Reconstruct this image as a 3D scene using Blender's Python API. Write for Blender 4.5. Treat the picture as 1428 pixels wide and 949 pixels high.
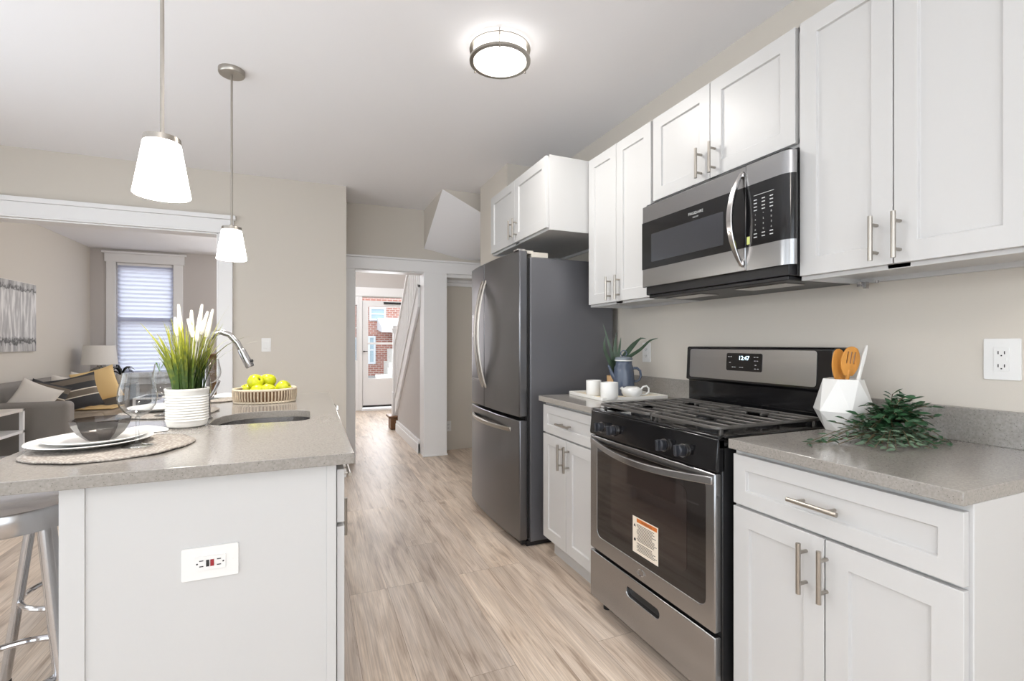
import bpy, bmesh, math, random
from mathutils import Vector, Matrix
R = math.radians
random.seed(7)
S = bpy.context.scene
for o in list(bpy.data.objects):
    bpy.data.objects.remove(o, do_unlink=True)
COL = S.collection

# ------------------------------------------------------------------ camera
CAM_H = 1.2124
cd = bpy.data.cameras.new('camera'); cam = bpy.data.objects.new('camera', cd); COL.objects.link(cam)
cam.location = (0, 0, CAM_H); cam.rotation_euler = (R(90), 0, R(-22.8586))
cd.sensor_width = 36; cd.lens = 672.5452 / 1428 * 36; cd.shift_y = 0.00265; cd.clip_start = .02
S.camera = cam

# ------------------------------------------------------------------ view, world, daylight
vs = S.view_settings
vs.view_transform = 'Standard'; vs.look = 'None'; vs.exposure = 0.33; vs.gamma = 1; vs.use_curve_mapping = False
w = bpy.data.worlds.new('world'); S.world = w; w.use_nodes = True
bg = w.node_tree.nodes['Background']; bg.inputs[0].default_value = (.92, .955, 1, 1); bg.inputs[1].default_value = 2.6

def area(name, loc, rot, sx, sy, watt, col=(1, 1, 1)):
    l = bpy.data.lights.new(name, 'AREA'); l.shape = 'RECTANGLE'; l.size = sx; l.size_y = sy; l.energy = watt; l.color = col
    o = bpy.data.objects.new(name, l); COL.objects.link(o); o.location = loc; o.rotation_euler = rot
    return o
def point(name, loc, watt, r=.05, col=(1, .93, .84)):
    l = bpy.data.lights.new(name, 'POINT'); l.energy = watt; l.shadow_soft_size = r; l.color = col
    o = bpy.data.objects.new(name, l); COL.objects.link(o); o.location = loc
    return o
# area lamp added at the unseen rear window as fill daylight
area('rear_daylight_fill', (-.45, -2.1, 1.5), (R(90), 0, 0), 2.6, 1.6, 5, (.88, .94, 1))
# added up-lights (rear, dining, side), all out of view, brightening the ceiling
fl = area('rear_ceiling_fill', (-.2, -1.2, 1.40), (R(180-33), 0, 0), .7, .7, 8, (.90, .95, 1)); fl.data.spread = R(88)
fl = area('dining_ceiling_fill', (-1.75, .7, .5), (R(180-10), R(10), 0), .8, .8, 4, (.80, .90, 1)); fl.data.spread = R(100)
fl = area('side_ceiling_fill', (-1.95, 2.6, .5), (R(180-6), R(12), 0), .8, .8, 3, (.80, .90, 1)); fl.data.spread = R(110)
area('street_daylight_fill', (-.6, 8.95, 1.5), (R(90), 0, R(180)), 1.2, 1.6, 12, (.93, .96, 1))  # fill lamp added at an unseen street window for the living room
area('daylight_door', (1.25, 8.95, 1.3), (R(90), 0, R(180)), .6, 1.3, 14, (.95, .97, 1))

# ------------------------------------------------------------------ mesh helper
class MB:
    def __init__(s): s.v = []; s.f = []; s.m = []; s.xf = None; s.mi = 0
    def add(s, vs_, fs):
        b = len(s.v)
        for p in vs_:
            p = Vector(p); s.v.append(s.xf @ p if s.xf else p)
        for f in fs: s.f.append([b + i for i in f]); s.m.append(s.mi)
        return s
    def box(s, lo, hi):
        x0, y0, z0 = lo; x1, y1, z1 = hi
        if x0 > x1: x0, x1 = x1, x0
        if y0 > y1: y0, y1 = y1, y0
        if z0 > z1: z0, z1 = z1, z0
        return s.add([(x0,y0,z0),(x1,y0,z0),(x1,y1,z0),(x0,y1,z0),(x0,y0,z1),(x1,y0,z1),(x1,y1,z1),(x0,y1,z1)],
                     [(0,3,2,1),(4,5,6,7),(0,1,5,4),(1,2,6,5),(2,3,7,6),(3,0,4,7)])
    def tube(s, pts, r, n=10, cap=True, close=False):
        pts = [Vector(p) for p in pts]; k = len(pts)
        rr = r if isinstance(r, (list, tuple)) else [r] * k
        rings = []; up = None
        for i, p in enumerate(pts):
            if close: d = pts[(i+1) % k] - pts[i-1]
            else: d = pts[min(i+1, k-1)] - pts[max(i-1, 0)]
            d.normalize()
            if up is None:
                up = Vector((0,0,1)) if abs(d.z) < .9 else Vector((1,0,0))
            a = d.cross(up)
            if a.length < 1e-4: a = d.cross(Vector((0,1,0)))
            a.normalize(); b = a.cross(d).normalized(); up = b
            rings.append([p + (a*math.cos(2*math.pi*j/n) + b*math.sin(2*math.pi*j/n)) * rr[i] for j in range(n)])
        vs_ = [q for rg in rings for q in rg]; fs = []
        for i in range(k if close else k-1):
            i2 = (i+1) % k
            for j in range(n):
                j2 = (j+1) % n
                fs.append((i*n+j, i*n+j2, i2*n+j2, i2*n+j))
        if cap and not close:
            fs.append(tuple(range(n-1, -1, -1))); fs.append(tuple((k-1)*n+j for j in range(n)))
        return s.add(vs_, fs)
    def lathe(s, prof, c=(0,0,0), n=32, sx=1, sy=1):
        # prof: list of (r, z); open ends capped by r=0 points when given
        vs_ = []; fs = []
        for (r, z) in prof:
            for j in range(n):
                a = 2*math.pi*j/n
                vs_.append((c[0]+r*sx*math.cos(a), c[1]+r*sy*math.sin(a), c[2]+z))
        for i in range(len(prof)-1):
            for j in range(n):
                j2 = (j+1) % n
                fs.append((i*n+j, i*n+j2, (i+1)*n+j2, (i+1)*n+j))
        return s.add(vs_, fs)
    def prism(s, outer, z0, z1, holes=(), P=None):
        # 2-D polygon (with holes) extruded; P maps (a, b, d) to a point
        P = P or (lambda a, b, d: (a, b, d))
        bm = bmesh.new(); es = []
        for lp in [outer] + list(holes):
            vv = [bm.verts.new((a, b, 0)) for a, b in lp]
            es += [bm.edges.new((vv[i], vv[(i+1) % len(vv)])) for i in range(len(vv))]
        bmesh.ops.triangle_fill(bm, edges=es, use_beauty=True, use_dissolve=False)
        bm.verts.index_update()
        flat = [(v.co.x, v.co.y) for v in bm.verts]; n = len(flat)
        tris = [[v.index for v in f.verts] for f in bm.faces]
        edges = [(e.verts[0].index, e.verts[1].index) for e in bm.edges if len(e.link_faces) == 1]
        bm.free()
        vs_ = [P(a, b, z0) for a, b in flat] + [P(a, b, z1) for a, b in flat]
        fs = [t for t in tris] + [[i+n for i in reversed(t)] for t in tris] + [(a, b, b+n, a+n) for a, b in edges]
        return s.add(vs_, fs)
    def ribbon(s, pts, widths, side):
        side = Vector(side).normalized(); vs_ = []; fs = []
        for p, wd in zip(pts, widths):
            p = Vector(p); vs_ += [p - side*wd/2, p + side*wd/2]
        for i in range(len(pts)-1): fs.append((2*i, 2*i+1, 2*i+3, 2*i+2))
        return s.add(vs_, fs)
    def build(s, name, mat, parent=None, bevel=0, smooth=35, seg=2, solid=0):
        me = bpy.data.meshes.new(name)
        off = Vector((0,0,0)); p = parent
        while p is not None: off += p.location; p = p.parent
        me.from_pydata([tuple(v - off) for v in s.v], [], [tuple(f) for f in s.f])
        mats = mat if isinstance(mat, (list, tuple)) else [mat]
        for m in mats: me.materials.append(m)
        me.polygons.foreach_set('material_index', s.m)
        bm = bmesh.new(); bm.from_mesh(me)
        bmesh.ops.remove_doubles(bm, verts=bm.verts, dist=1e-5)
        bmesh.ops.recalc_face_normals(bm, faces=bm.faces); bm.to_mesh(me); bm.free()
        if smooth:
            me.polygons.foreach_set('use_smooth', [True]*len(me.polygons))
            me.set_sharp_from_angle(angle=R(smooth))
        o = bpy.data.objects.new(name, me); COL.objects.link(o)
        if parent: o.parent = parent
        if solid:
            md = o.modifiers.new('solid', 'SOLIDIFY'); md.thickness = solid; md.offset = 0
        if bevel:
            md = o.modifiers.new('bevel', 'BEVEL'); md.width = bevel; md.segments = seg; md.limit_method = 'ANGLE'; md.angle_limit = R(40); md.harden_normals = False
        return o

def tag(o, label, cat, group=None, kind=None):
    o['label'] = label; o['category'] = cat
    if group: o['group'] = group
    if kind: o['kind'] = kind
    return o
def thing(name, label, cat, loc=(0,0,0), group=None):
    o = bpy.data.objects.new(name, None); COL.objects.link(o); o.location = loc; o.empty_display_size = .05
    return tag(o, label, cat, group)
def structure(o, label=None):
    o['kind'] = 'structure'
    if label: o['label'] = label
    return o
def copy_tree(o, parent=None):
    c = o.copy(); COL.objects.link(c)
    if parent: c.parent = parent
    for ch in o.children: copy_tree(ch, c)
    return c
def B(*bs):
    m = MB()
    for lo, hi in bs: m.box(lo, hi)
    return m
def rrect(x0, x1, y0, y1, r, n=6):
    out = []
    for cx, cy, a0 in ((x1-r, y1-r, 0), (x0+r, y1-r, 90), (x0+r, y0+r, 180), (x1-r, y0+r, 270)):
        for i in range(n+1):
            a = R(a0 + 90*i/n); out.append((cx + r*math.cos(a), cy + r*math.sin(a)))
    return out
def rect(x0, x1, y0, y1): return [(x0,y0),(x1,y0),(x1,y1),(x0,y1)]
# face mappings: a runs along the width, b is height, d sticks out of the face
def faceL(xf): return lambda a, b, d: (xf - d, a, b)      # faces -X (the right-hand run)
def faceR(xf): return lambda a, b, d: (xf + d, a, b)      # faces +X
def faceF(yf): return lambda a, b, d: (a, yf - d, b)      # faces -Y (towards the camera)
_fonts = {}
def text(mb, st, size, P, a0, b0, depth=.0006, align='LEFT', flip=False):
    cu = bpy.data.curves.new('t', 'FONT'); cu.body = st; cu.size = size; cu.align_x = align; cu.resolution_u = 3
    o = bpy.data.objects.new('t', cu); COL.objects.link(o)
    bpy.context.view_layer.update()
    dg = bpy.context.evaluated_depsgraph_get(); me = bpy.data.meshes.new_from_object(o.evaluated_get(dg))
    sgn = -1 if flip else 1
    mb.add([P(a0 + sgn*v.co.x, b0 + v.co.y, depth) for v in me.vertices], [list(p.vertices) for p in me.polygons])
    bpy.data.objects.remove(o, do_unlink=True); bpy.data.curves.remove(cu); bpy.data.meshes.remove(me)

# ------------------------------------------------------------------ materials
def srgb(r, g, b):
    f = lambda c: (c/255/12.92) if c <= 10 else ((c/255+.055)/1.055)**2.4
    return (f(r), f(g), f(b), 1)
def mat(name, col, rough=.5, metal=0, bump=0, bscale=60, var=0, vscale=4, stretch=None, spec=.5, coat=0, emit=None, trans=0):
    m = bpy.data.materials.new(name); m.use_nodes = True; nt = m.node_tree; p = nt.nodes['Principled BSDF']
    p.inputs['Base Color'].default_value = col; p.inputs['Roughness'].default_value = rough; p.inputs['Metallic'].default_value = metal
    p.inputs['Specular IOR Level'].default_value = spec; p.inputs['Coat Weight'].default_value = coat
    tc = nt.nodes.new('ShaderNodeTexCoord')
    mp = nt.nodes.new('ShaderNodeMapping'); nt.links.new(tc.outputs['Object'], mp.inputs[0])
    if stretch: mp.inputs['Scale'].default_value = stretch
    if var:
        n = nt.nodes.new('ShaderNodeTexNoise'); n.inputs['Scale'].default_value = vscale; n.inputs['Detail'].default_value = 6
        nt.links.new(mp.outputs[0], n.inputs['Vector'])
        r = nt.nodes.new('ShaderNodeValToRGB')
        r.color_ramp.elements[0].position = .3; r.color_ramp.elements[1].position = .7
        r.color_ramp.elements[0].color = tuple(c*(1-var) for c in col[:3]) + (1,)
        r.color_ramp.elements[1].color = tuple(min(1, c*(1+var)) for c in col[:3]) + (1,)
        nt.links.new(n.outputs[0], r.inputs[0]); nt.links.new(r.outputs[0], p.inputs['Base Color'])
    if bump:
        n = nt.nodes.new('ShaderNodeTexNoise'); n.inputs['Scale'].default_value = bscale; n.inputs['Detail'].default_value = 3
        nt.links.new(mp.outputs[0], n.inputs['Vector'])
        bu = nt.nodes.new('ShaderNodeBump'); bu.inputs['Strength'].default_value = bump; bu.inputs['Distance'].default_value = .01
        nt.links.new(n.outputs[0], bu.inputs['Height']); nt.links.new(bu.outputs[0], p.inputs['Normal'])
    if emit:
        p.inputs['Emission Color'].default_value = emit[0]; p.inputs['Emission Strength'].default_value = emit[1]
    return m
def thin_glass(name, tint=(1,1,1,1), ior=1.45, rough=.0, edge=0):
    m = bpy.data.materials.new(name); m.use_nodes = True; nt = m.node_tree; nt.nodes.clear()
    out = nt.nodes.new('ShaderNodeOutputMaterial'); mix = nt.nodes.new('ShaderNodeMixShader')
    t = nt.nodes.new('ShaderNodeBsdfTransparent'); t.inputs[0].default_value = tint
    g = nt.nodes.new('ShaderNodeBsdfGlossy'); g.inputs['Roughness'].default_value = rough
    lw = nt.nodes.new('ShaderNodeLayerWeight'); lw.inputs[0].default_value = .5
    pw = nt.nodes.new('ShaderNodeMath'); pw.operation = 'POWER'; pw.inputs[1].default_value = 4; nt.links.new(lw.outputs['Facing'], pw.inputs[0])
    f = nt.nodes.new('ShaderNodeMath'); f.operation = 'MULTIPLY_ADD'; f0 = ((ior-1)/(ior+1))**2; f.inputs[1].default_value = .9-f0; f.inputs[2].default_value = f0; nt.links.new(pw.outputs[0], f.inputs[0])
    if edge:
        p3 = nt.nodes.new('ShaderNodeMath'); p3.operation = 'POWER'; p3.inputs[1].default_value = 2.2; nt.links.new(lw.outputs['Facing'], p3.inputs[0])
        mc = nt.nodes.new('ShaderNodeMix'); mc.data_type = 'RGBA'; mc.inputs[6].default_value = tint; mc.inputs[7].default_value = tuple(c*(1-edge) for c in tint[:3]) + (1,)
        nt.links.new(p3.outputs[0], mc.inputs[0]); nt.links.new(mc.outputs[2], t.inputs[0]); pw.inputs[1].default_value = 2.6
    nt.links.new(f.outputs[0], mix.inputs[0]); nt.links.new(t.outputs[0], mix.inputs[1]); nt.links.new(g.outputs[0], mix.inputs[2])
    nt.links.new(mix.outputs[0], out.inputs[0])
    return m
def glow(name, col, strength):
    m = bpy.data.materials.new(name); m.use_nodes = True; nt = m.node_tree; p = nt.nodes['Principled BSDF']
    p.inputs['Base Color'].default_value = (.9,.9,.9,1); p.inputs['Roughness'].default_value = .3
    p.inputs['Emission Color'].default_value = col; p.inputs['Emission Strength'].default_value = strength
    return m

M = {}
M['wall'] = mat('wall_paint', srgb(209,202,192), .75, bump=.04, bscale=300)
M['hall_wall'] = mat('hall_paint', srgb(200,194,190), .75, bump=.04, bscale=300)
M['ceiling'] = mat('ceiling_paint', srgb(243,242,244), .85, bump=.03, bscale=200)
M['trim'] = mat('white_trim', srgb(238,237,237), .4)
M['cab'] = mat('cabinet_white', srgb(200,199,198), .38)
M['cabgap'] = mat('cabinet_inside', srgb(222,216,208), .5)
M['nickel'] = mat('brushed_nickel', srgb(176,170,162), .3, 1)
M['chrome'] = mat('chrome', srgb(205,205,208), .08, 1)
M['chrome_soft'] = mat('satin_chrome', srgb(190,188,188), .22, 1)
def steel(name, col, rough, st):
    m = mat(name, col, rough, 1)
    p = m.node_tree.nodes['Principled BSDF']; p.inputs['Anisotropic'].default_value = .35
    return m
M['steel'] = steel('stainless_steel', srgb(164,164,165), .25, (1, 1, 60))
M['steel_dark'] = steel('slate_stainless', srgb(124,124,127), .28, (1, 1, 40))
M['fridge_side'] = mat('fridge_side_grey', srgb(106,106,110), .38, .35)
M['black'] = mat('black_enamel', srgb(20,20,22), .12)
M['black_soft'] = mat('black_plastic', srgb(28,28,30), .4)
M['knob'] = mat('knob_grey', srgb(58,60,66), .3, .4)
M['iron'] = mat('cast_iron', srgb(108,105,102), .32, .55)
M['oven_glass'] = mat('oven_glass', srgb(30,26,25), .04, spec=.8)
M['mw_glass'] = mat('microwave_glass', srgb(52,54,60), .06, spec=.8)
M['quartz'] = mat('grey_quartz', srgb(150,145,139), .13, var=.14, vscale=160, spec=.9)
def quartz():
    m = M['quartz']; nt = m.node_tree; p = nt.nodes['Principled BSDF']
    tc = nt.nodes.new('ShaderNodeTexCoord'); v = nt.nodes.new('ShaderNodeTexVoronoi'); v.inputs['Scale'].default_value = 140
    nt.links.new(tc.outputs['Object'], v.inputs['Vector'])
    r = nt.nodes.new('ShaderNodeValToRGB'); r.color_ramp.interpolation = 'CONSTANT'
    r.color_ramp.elements[0].color = (.18,.14,.115,1); r.color_ramp.elements[1].position = .16; r.color_ramp.elements[1].color = (1,1,1,1)
    nt.links.new(v.outputs['Distance'], r.inputs[0])
    old = p.inputs['Base Color'].links[0].from_socket
    mx = nt.nodes.new('ShaderNodeMix'); mx.data_type = 'RGBA'; mx.blend_type = 'MULTIPLY'; mx.inputs[0].default_value = .55
    nt.links.new(old, mx.inputs[6]); nt.links.new(r.outputs[0], mx.inputs[7]); nt.links.new(mx.outputs[2], p.inputs['Base Color'])
quartz()
M['ceramic'] = mat('white_ceramic', srgb(232,231,228), .18)
M['ceramic_matte'] = mat('white_stoneware', srgb(228,226,221), .45)
M['shade'] = glow('lamp_glass', (1, .97, .93, 1), 4)
M['diffuser'] = glow('lamp_diffuser', (1, .98, .95, 1), 3.6)
M['white_plastic'] = mat('white_plastic', srgb(230,229,227), .3)
M['dark'] = mat('dark_slot', srgb(30,28,28), .5)
M['red'] = mat('red_button', srgb(150,30,40), .4)
M['clear'] = thin_glass('clear_glass', (.96,.97,.97,1), 1.65, edge=.62)
M['pane'] = thin_glass('window_pane', (.95,.97,.98,1), 1.25)
M['smoke'] = thin_glass('smoked_glass', (.22,.195,.18,1), 1.65, edge=.3)
M['clock'] = glow('clock_digits', (.55,.85,1,1), 3.0)
M['print'] = mat('light_print', srgb(205,205,205), .5)
M['paper'] = mat('sticker_paper', srgb(232,222,206), .6)
M['orange'] = mat('sticker_orange', srgb(206,112,40), .6)
M['ink'] = mat('ink', srgb(40,36,34), .6)
M['sofa'] = mat('grey_upholstery', srgb(138,133,128), .9, bump=.25, bscale=500, var=.06, vscale=200)
M['seat_tan'] = mat('tan_upholstery', srgb(150,136,118), .9, bump=.25, bscale=500)
M['pillow_white'] = mat('white_cushion', srgb(226,220,212), .9, bump=.2, bscale=200)
M['pillow_yellow'] = mat('yellow_cushion', srgb(228,196,140), .9, bump=.2, bscale=200)
M['wicker_brown'] = mat('brown_wicker', srgb(120,92,62), .8, bump=.6, bscale=60, var=.4, vscale=40)
M['pot_tan'] = mat('tan_pot', srgb(196,160,118), .6, var=.06, vscale=20)
M['blue'] = mat('blue_enamel', srgb(78,87,104), .16)
M['wood'] = mat('utensil_wood', srgb(214,148,66), .45, var=.12, vscale=10, stretch=(6,6,1))
M['wood_pale'] = mat('pale_wood', srgb(224,212,190), .5, var=.05, vscale=10, stretch=(6,6,1))
M['stair_wood'] = mat('stair_wood', srgb(122,84,52), .4, var=.2, vscale=8, stretch=(1,6,6))
M['leaf_dark'] = mat('dark_green_leaf', srgb(44,78,50), .35, var=.35, vscale=30)
M['leaf_grey'] = mat('grey_green_leaf', srgb(90,112,90), .45, var=.3, vscale=30)
M['aloe'] = mat('aloe_leaf', srgb(66,84,66), .35, var=.3, vscale=20)
M['black_leaf'] = mat('blackish_leaf', srgb(30,36,34), .4)
M['bright_leaf'] = mat('bright_green_leaf', srgb(120,180,60), .4)
M['stem'] = mat('brown_stem', srgb(96,84,60), .6)
M['flower'] = mat('white_flower_spike', srgb(244,240,230), .8, bump=.5, bscale=300)
M['soil'] = mat('soil', srgb(60,48,38), .95, bump=.5, bscale=100)
M['linen'] = mat('white_linen', srgb(242,240,236), .85, bump=.1, bscale=200)
M['rubber'] = mat('rubber', srgb(26,26,26), .7)
M['lampshade'] = mat('linen_lampshade', srgb(232,228,222), .8, bump=.1, bscale=400)
M['mercury'] = mat('mercury_glass', srgb(150,146,140), .15, .8, var=.25, vscale=20)
M['table_dark'] = mat('dark_panel', srgb(74,76,82), .5)
M['beige_cloth'] = mat('beige_cloth', srgb(214,196,166), .8, bump=.2, bscale=200)
M['concrete'] = mat('pale_concrete', srgb(206,204,198), .9, var=.1, vscale=6)
M['ext_white'] = mat('outside_white_paint', srgb(206,210,214), .6)
M['ext_glass'] = mat('outside_window_glass', srgb(150,170,180), .08, spec=.8)
M['street'] = mat('street', srgb(150,150,148), .9, var=.1, vscale=3)

def leaf_mix(name, c0, c1):        # blade green at the base, yellow towards the tips
    m = mat(name, c0, .45); nt = m.node_tree; p = nt.nodes['Principled BSDF']
    tc = nt.nodes.new('ShaderNodeTexCoord'); sp = nt.nodes.new('ShaderNodeSeparateXYZ'); nt.links.new(tc.outputs['Object'], sp.inputs[0])
    n = nt.nodes.new('ShaderNodeTexNoise'); n.inputs['Scale'].default_value = 45; nt.links.new(tc.outputs['Object'], n.inputs['Vector'])
    a = nt.nodes.new('ShaderNodeMath'); a.operation = 'MULTIPLY_ADD'; a.inputs[1].default_value = .26; nt.links.new(n.outputs[0], a.inputs[0]); nt.links.new(sp.outputs[2], a.inputs[2])
    mr = nt.nodes.new('ShaderNodeMapRange'); mr.inputs['From Min'].default_value = .31; mr.inputs['From Max'].default_value = .50; nt.links.new(a.outputs[0], mr.inputs[0])
    r = nt.nodes.new('ShaderNodeValToRGB'); r.color_ramp.elements[0].color = c0; r.color_ramp.elements[1].color = c1
    nt.links.new(mr.outputs[0], r.inputs[0]); nt.links.new(r.outputs[0], p.inputs['Base Color'])
    return m
M['grass'] = leaf_mix('variegated_grass', srgb(66,90,42), srgb(176,176,52))
M['apple'] = mat('yellow_green_skin', srgb(206,210,30), .3, var=.12, vscale=12)

def wood_floor():
    m = bpy.data.materials.new('vinyl_planks'); m.use_nodes = True; nt = m.node_tree; p = nt.nodes['Principled BSDF']
    N = nt.nodes.new; L = nt.links.new
    tc = N('ShaderNodeTexCoord'); mp = N('ShaderNodeMapping'); mp.inputs['Rotation'].default_value = (0, 0, R(90)); L(tc.outputs['Object'], mp.inputs[0])
    def brick(c1, c2, mortar):
        b = N('ShaderNodeTexBrick'); b.offset = .37; b.offset_frequency = 3; b.squash = 1
        b.inputs['Scale'].default_value = 1; b.inputs['Brick Width'].default_value = 1.22; b.inputs['Row Height'].default_value = .18
        b.inputs['Mortar Size'].default_value = .0008; b.inputs['Mortar Smooth'].default_value = .3; b.inputs['Bias'].default_value = 0
        b.inputs['Color1'].default_value = c1; b.inputs['Color2'].default_value = c2; b.inputs['Mortar'].default_value = mortar
        L(mp.outputs[0], b.inputs['Vector']); return b
    idb = brick((0,0,0,1), (1,1,1,1), (.5,.5,.5,1))
    # per-plank offset of the grain
    cmb = N('ShaderNodeVectorMath'); cmb.operation = 'MULTIPLY_ADD'
    L(idb.outputs['Color'], cmb.inputs[0]); cmb.inputs[1].default_value = (7.3, 3.1, 0); L(mp.outputs[0], cmb.inputs[2])
    g = N('ShaderNodeMapping'); g.inputs['Scale'].default_value = (1.6, 15, 1); L(cmb.outputs[0], g.inputs[0])
    n1 = N('ShaderNodeTexNoise'); n1.inputs['Scale'].default_value = 1.5; n1.inputs['Detail'].default_value = 7; n1.inputs['Distortion'].default_value = .9; L(g.outputs[0], n1.inputs['Vector'])
    g2 = N('ShaderNodeMapping'); g2.inputs['Scale'].default_value = (.9, 5.5, 1); L(cmb.outputs[0], g2.inputs[0])
    n2 = N('ShaderNodeTexNoise'); n2.inputs['Scale'].default_value = 1.25; n2.inputs['Detail'].default_value = 2; L(g2.outputs[0], n2.inputs['Vector'])
    wv = N('ShaderNodeMath'); wv.operation = 'MULTIPLY'; wv.inputs[1].default_value = 85; L(n2.outputs[0], wv.inputs[0])
    sn = N('ShaderNodeMath'); sn.operation = 'SINE'; L(wv.outputs[0], sn.inputs[0])
    r1 = N('ShaderNodeValToRGB'); e = r1.color_ramp.elements
    e[0].position = .28; e[0].color = srgb(166,146,129); e[1].position = .72; e[1].color = srgb(234,220,205)
    x = e.new(.45); x.color = srgb(212,195,178); x = e.new(.58); x.color = srgb(222,207,192)
    L(n1.outputs[0], r1.inputs[0])
    # pale cathedral grain lines
    mr = N('ShaderNodeMapRange'); mr.inputs['From Min'].default_value = .5; mr.inputs['From Max'].default_value = 1; mr.inputs['To Max'].default_value = .45; L(sn.outputs[0], mr.inputs[0])
    n3 = N('ShaderNodeTexNoise'); n3.inputs['Scale'].default_value = 1.7; n3.inputs['Detail'].default_value = 2; L(cmb.outputs[0], n3.inputs['Vector'])
    m3 = N('ShaderNodeMapRange'); m3.inputs['From Min'].default_value = .42; m3.inputs['From Max'].default_value = .6; L(n3.outputs[0], m3.inputs[0])
    mm = N('ShaderNodeMath'); mm.operation = 'MULTIPLY'; L(mr.outputs[0], mm.inputs[0]); L(m3.outputs[0], mm.inputs[1])
    a = N('ShaderNodeMix'); a.data_type = 'RGBA'; L(mm.outputs[0], a.inputs[0]); L(r1.outputs[0], a.inputs[6]); a.inputs[7].default_value = srgb(228,214,198)
    # grey-brown worn patches
    m4 = N('ShaderNodeMapRange'); m4.inputs['From Min'].default_value = .52; m4.inputs['From Max'].default_value = .72; m4.inputs['To Max'].default_value = .5; L(n2.outputs[0], m4.inputs[0])
    b2 = N('ShaderNodeMix'); b2.data_type = 'RGBA'; L(m4.outputs[0], b2.inputs[0]); L(a.outputs[2], b2.inputs[6]); b2.inputs[7].default_value = srgb(150,134,121)
    # plank-to-plank tone
    tone = N('ShaderNodeValToRGB'); tone.color_ramp.elements[0].color = (.86,.85,.85,1); tone.color_ramp.elements[1].color = (1.0,.975,.94,1); L(idb.outputs['Color'], tone.inputs[0])
    c = N('ShaderNodeMix'); c.data_type = 'RGBA'; c.blend_type = 'MULTIPLY'; c.inputs[0].default_value = 1; L(b2.outputs[2], c.inputs[6]); L(tone.outputs[0], c.inputs[7])
    d = N('ShaderNodeMix'); d.data_type = 'RGBA'; L(idb.outputs['Fac'], d.inputs[0]); L(c.outputs[2], d.inputs[6]); d.inputs[7].default_value = srgb(132,112,95)
    g5 = N('ShaderNodeMapping'); g5.inputs['Scale'].default_value = (3, 110, 1); L(cmb.outputs[0], g5.inputs[0])
    n5 = N('ShaderNodeTexNoise'); n5.inputs['Scale'].default_value = 1.6; n5.inputs['Detail'].default_value = 5; L(g5.outputs[0], n5.inputs['Vector'])
    r5 = N('ShaderNodeValToRGB'); r5.color_ramp.elements[0].position = .35; r5.color_ramp.elements[0].color = (.80,.79,.79,1); r5.color_ramp.elements[1].position = .62; r5.color_ramp.elements[1].color = (1.06,1.06,1.06,1); L(n5.outputs[0], r5.inputs[0])
    x5 = N('ShaderNodeMix'); x5.data_type = 'RGBA'; x5.blend_type = 'MULTIPLY'; x5.inputs[0].default_value = 1; L(d.outputs[2], x5.inputs[6]); L(r5.outputs[0], x5.inputs[7])
    L(x5.outputs[2], p.inputs['Base Color']); p.inputs['Roughness'].default_value = .42
    bu = N('ShaderNodeBump'); bu.inputs['Strength'].default_value = .08; L(n1.outputs[0], bu.inputs['Height']); L(bu.outputs[0], p.inputs['Normal'])
    return m
M['floor'] = wood_floor()
def brick_mat():
    m = bpy.data.materials.new('red_brick'); m.use_nodes = True; nt = m.node_tree; p = nt.nodes['Principled BSDF']
    tc = nt.nodes.new('ShaderNodeTexCoord'); mp = nt.nodes.new('ShaderNodeMapping'); mp.inputs['Rotation'].default_value = (R(90), 0, 0)
    b = nt.nodes.new('ShaderNodeTexBrick'); b.inputs['Scale'].default_value = 1; b.inputs['Brick Width'].default_value = .26; b.inputs['Row Height'].default_value = .1; b.inputs['Mortar Size'].default_value = .012
    b.inputs['Color1'].default_value = srgb(172,118,104); b.inputs['Color2'].default_value = srgb(152,100,88); b.inputs['Mortar'].default_value = srgb(196,184,176)
    nt.links.new(tc.outputs['Object'], mp.inputs[0]); nt.links.new(mp.outputs[0], b.inputs['Vector']); nt.links.new(b.outputs[0], p.inputs['Base Color']); p.inputs['Roughness'].default_value = .9
    return m
M['brick'] = brick_mat()
def stripes_mat():
    m = mat('striped_cushion', srgb(70,68,68), .9, bump=.2, bscale=300); nt = m.node_tree; p = nt.nodes['Principled BSDF']
    uv = nt.nodes.new('ShaderNodeUVMap'); sp = nt.nodes.new('ShaderNodeSeparateXYZ'); nt.links.new(uv.outputs[0], sp.inputs[0])
    r = nt.nodes.new('ShaderNodeValToRGB'); r.color_ramp.interpolation = 'CONSTANT'; e = r.color_ramp.elements
    dk = srgb(66,66,68); md = srgb(122,112,100); wh = srgb(230,222,206)
    e[0].color = dk; e[1].position = .34; e[1].color = wh
    for q, c in ((.37, md), (.53, wh), (.56, dk), (.74, md), (.9, dk)):
        x = e.new(q); x.color = c
    nt.links.new(sp.outputs[1], r.inputs[0]); nt.links.new(r.outputs[0], p.inputs['Base Color'])
    return m
M['stripes'] = stripes_mat()
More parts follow.
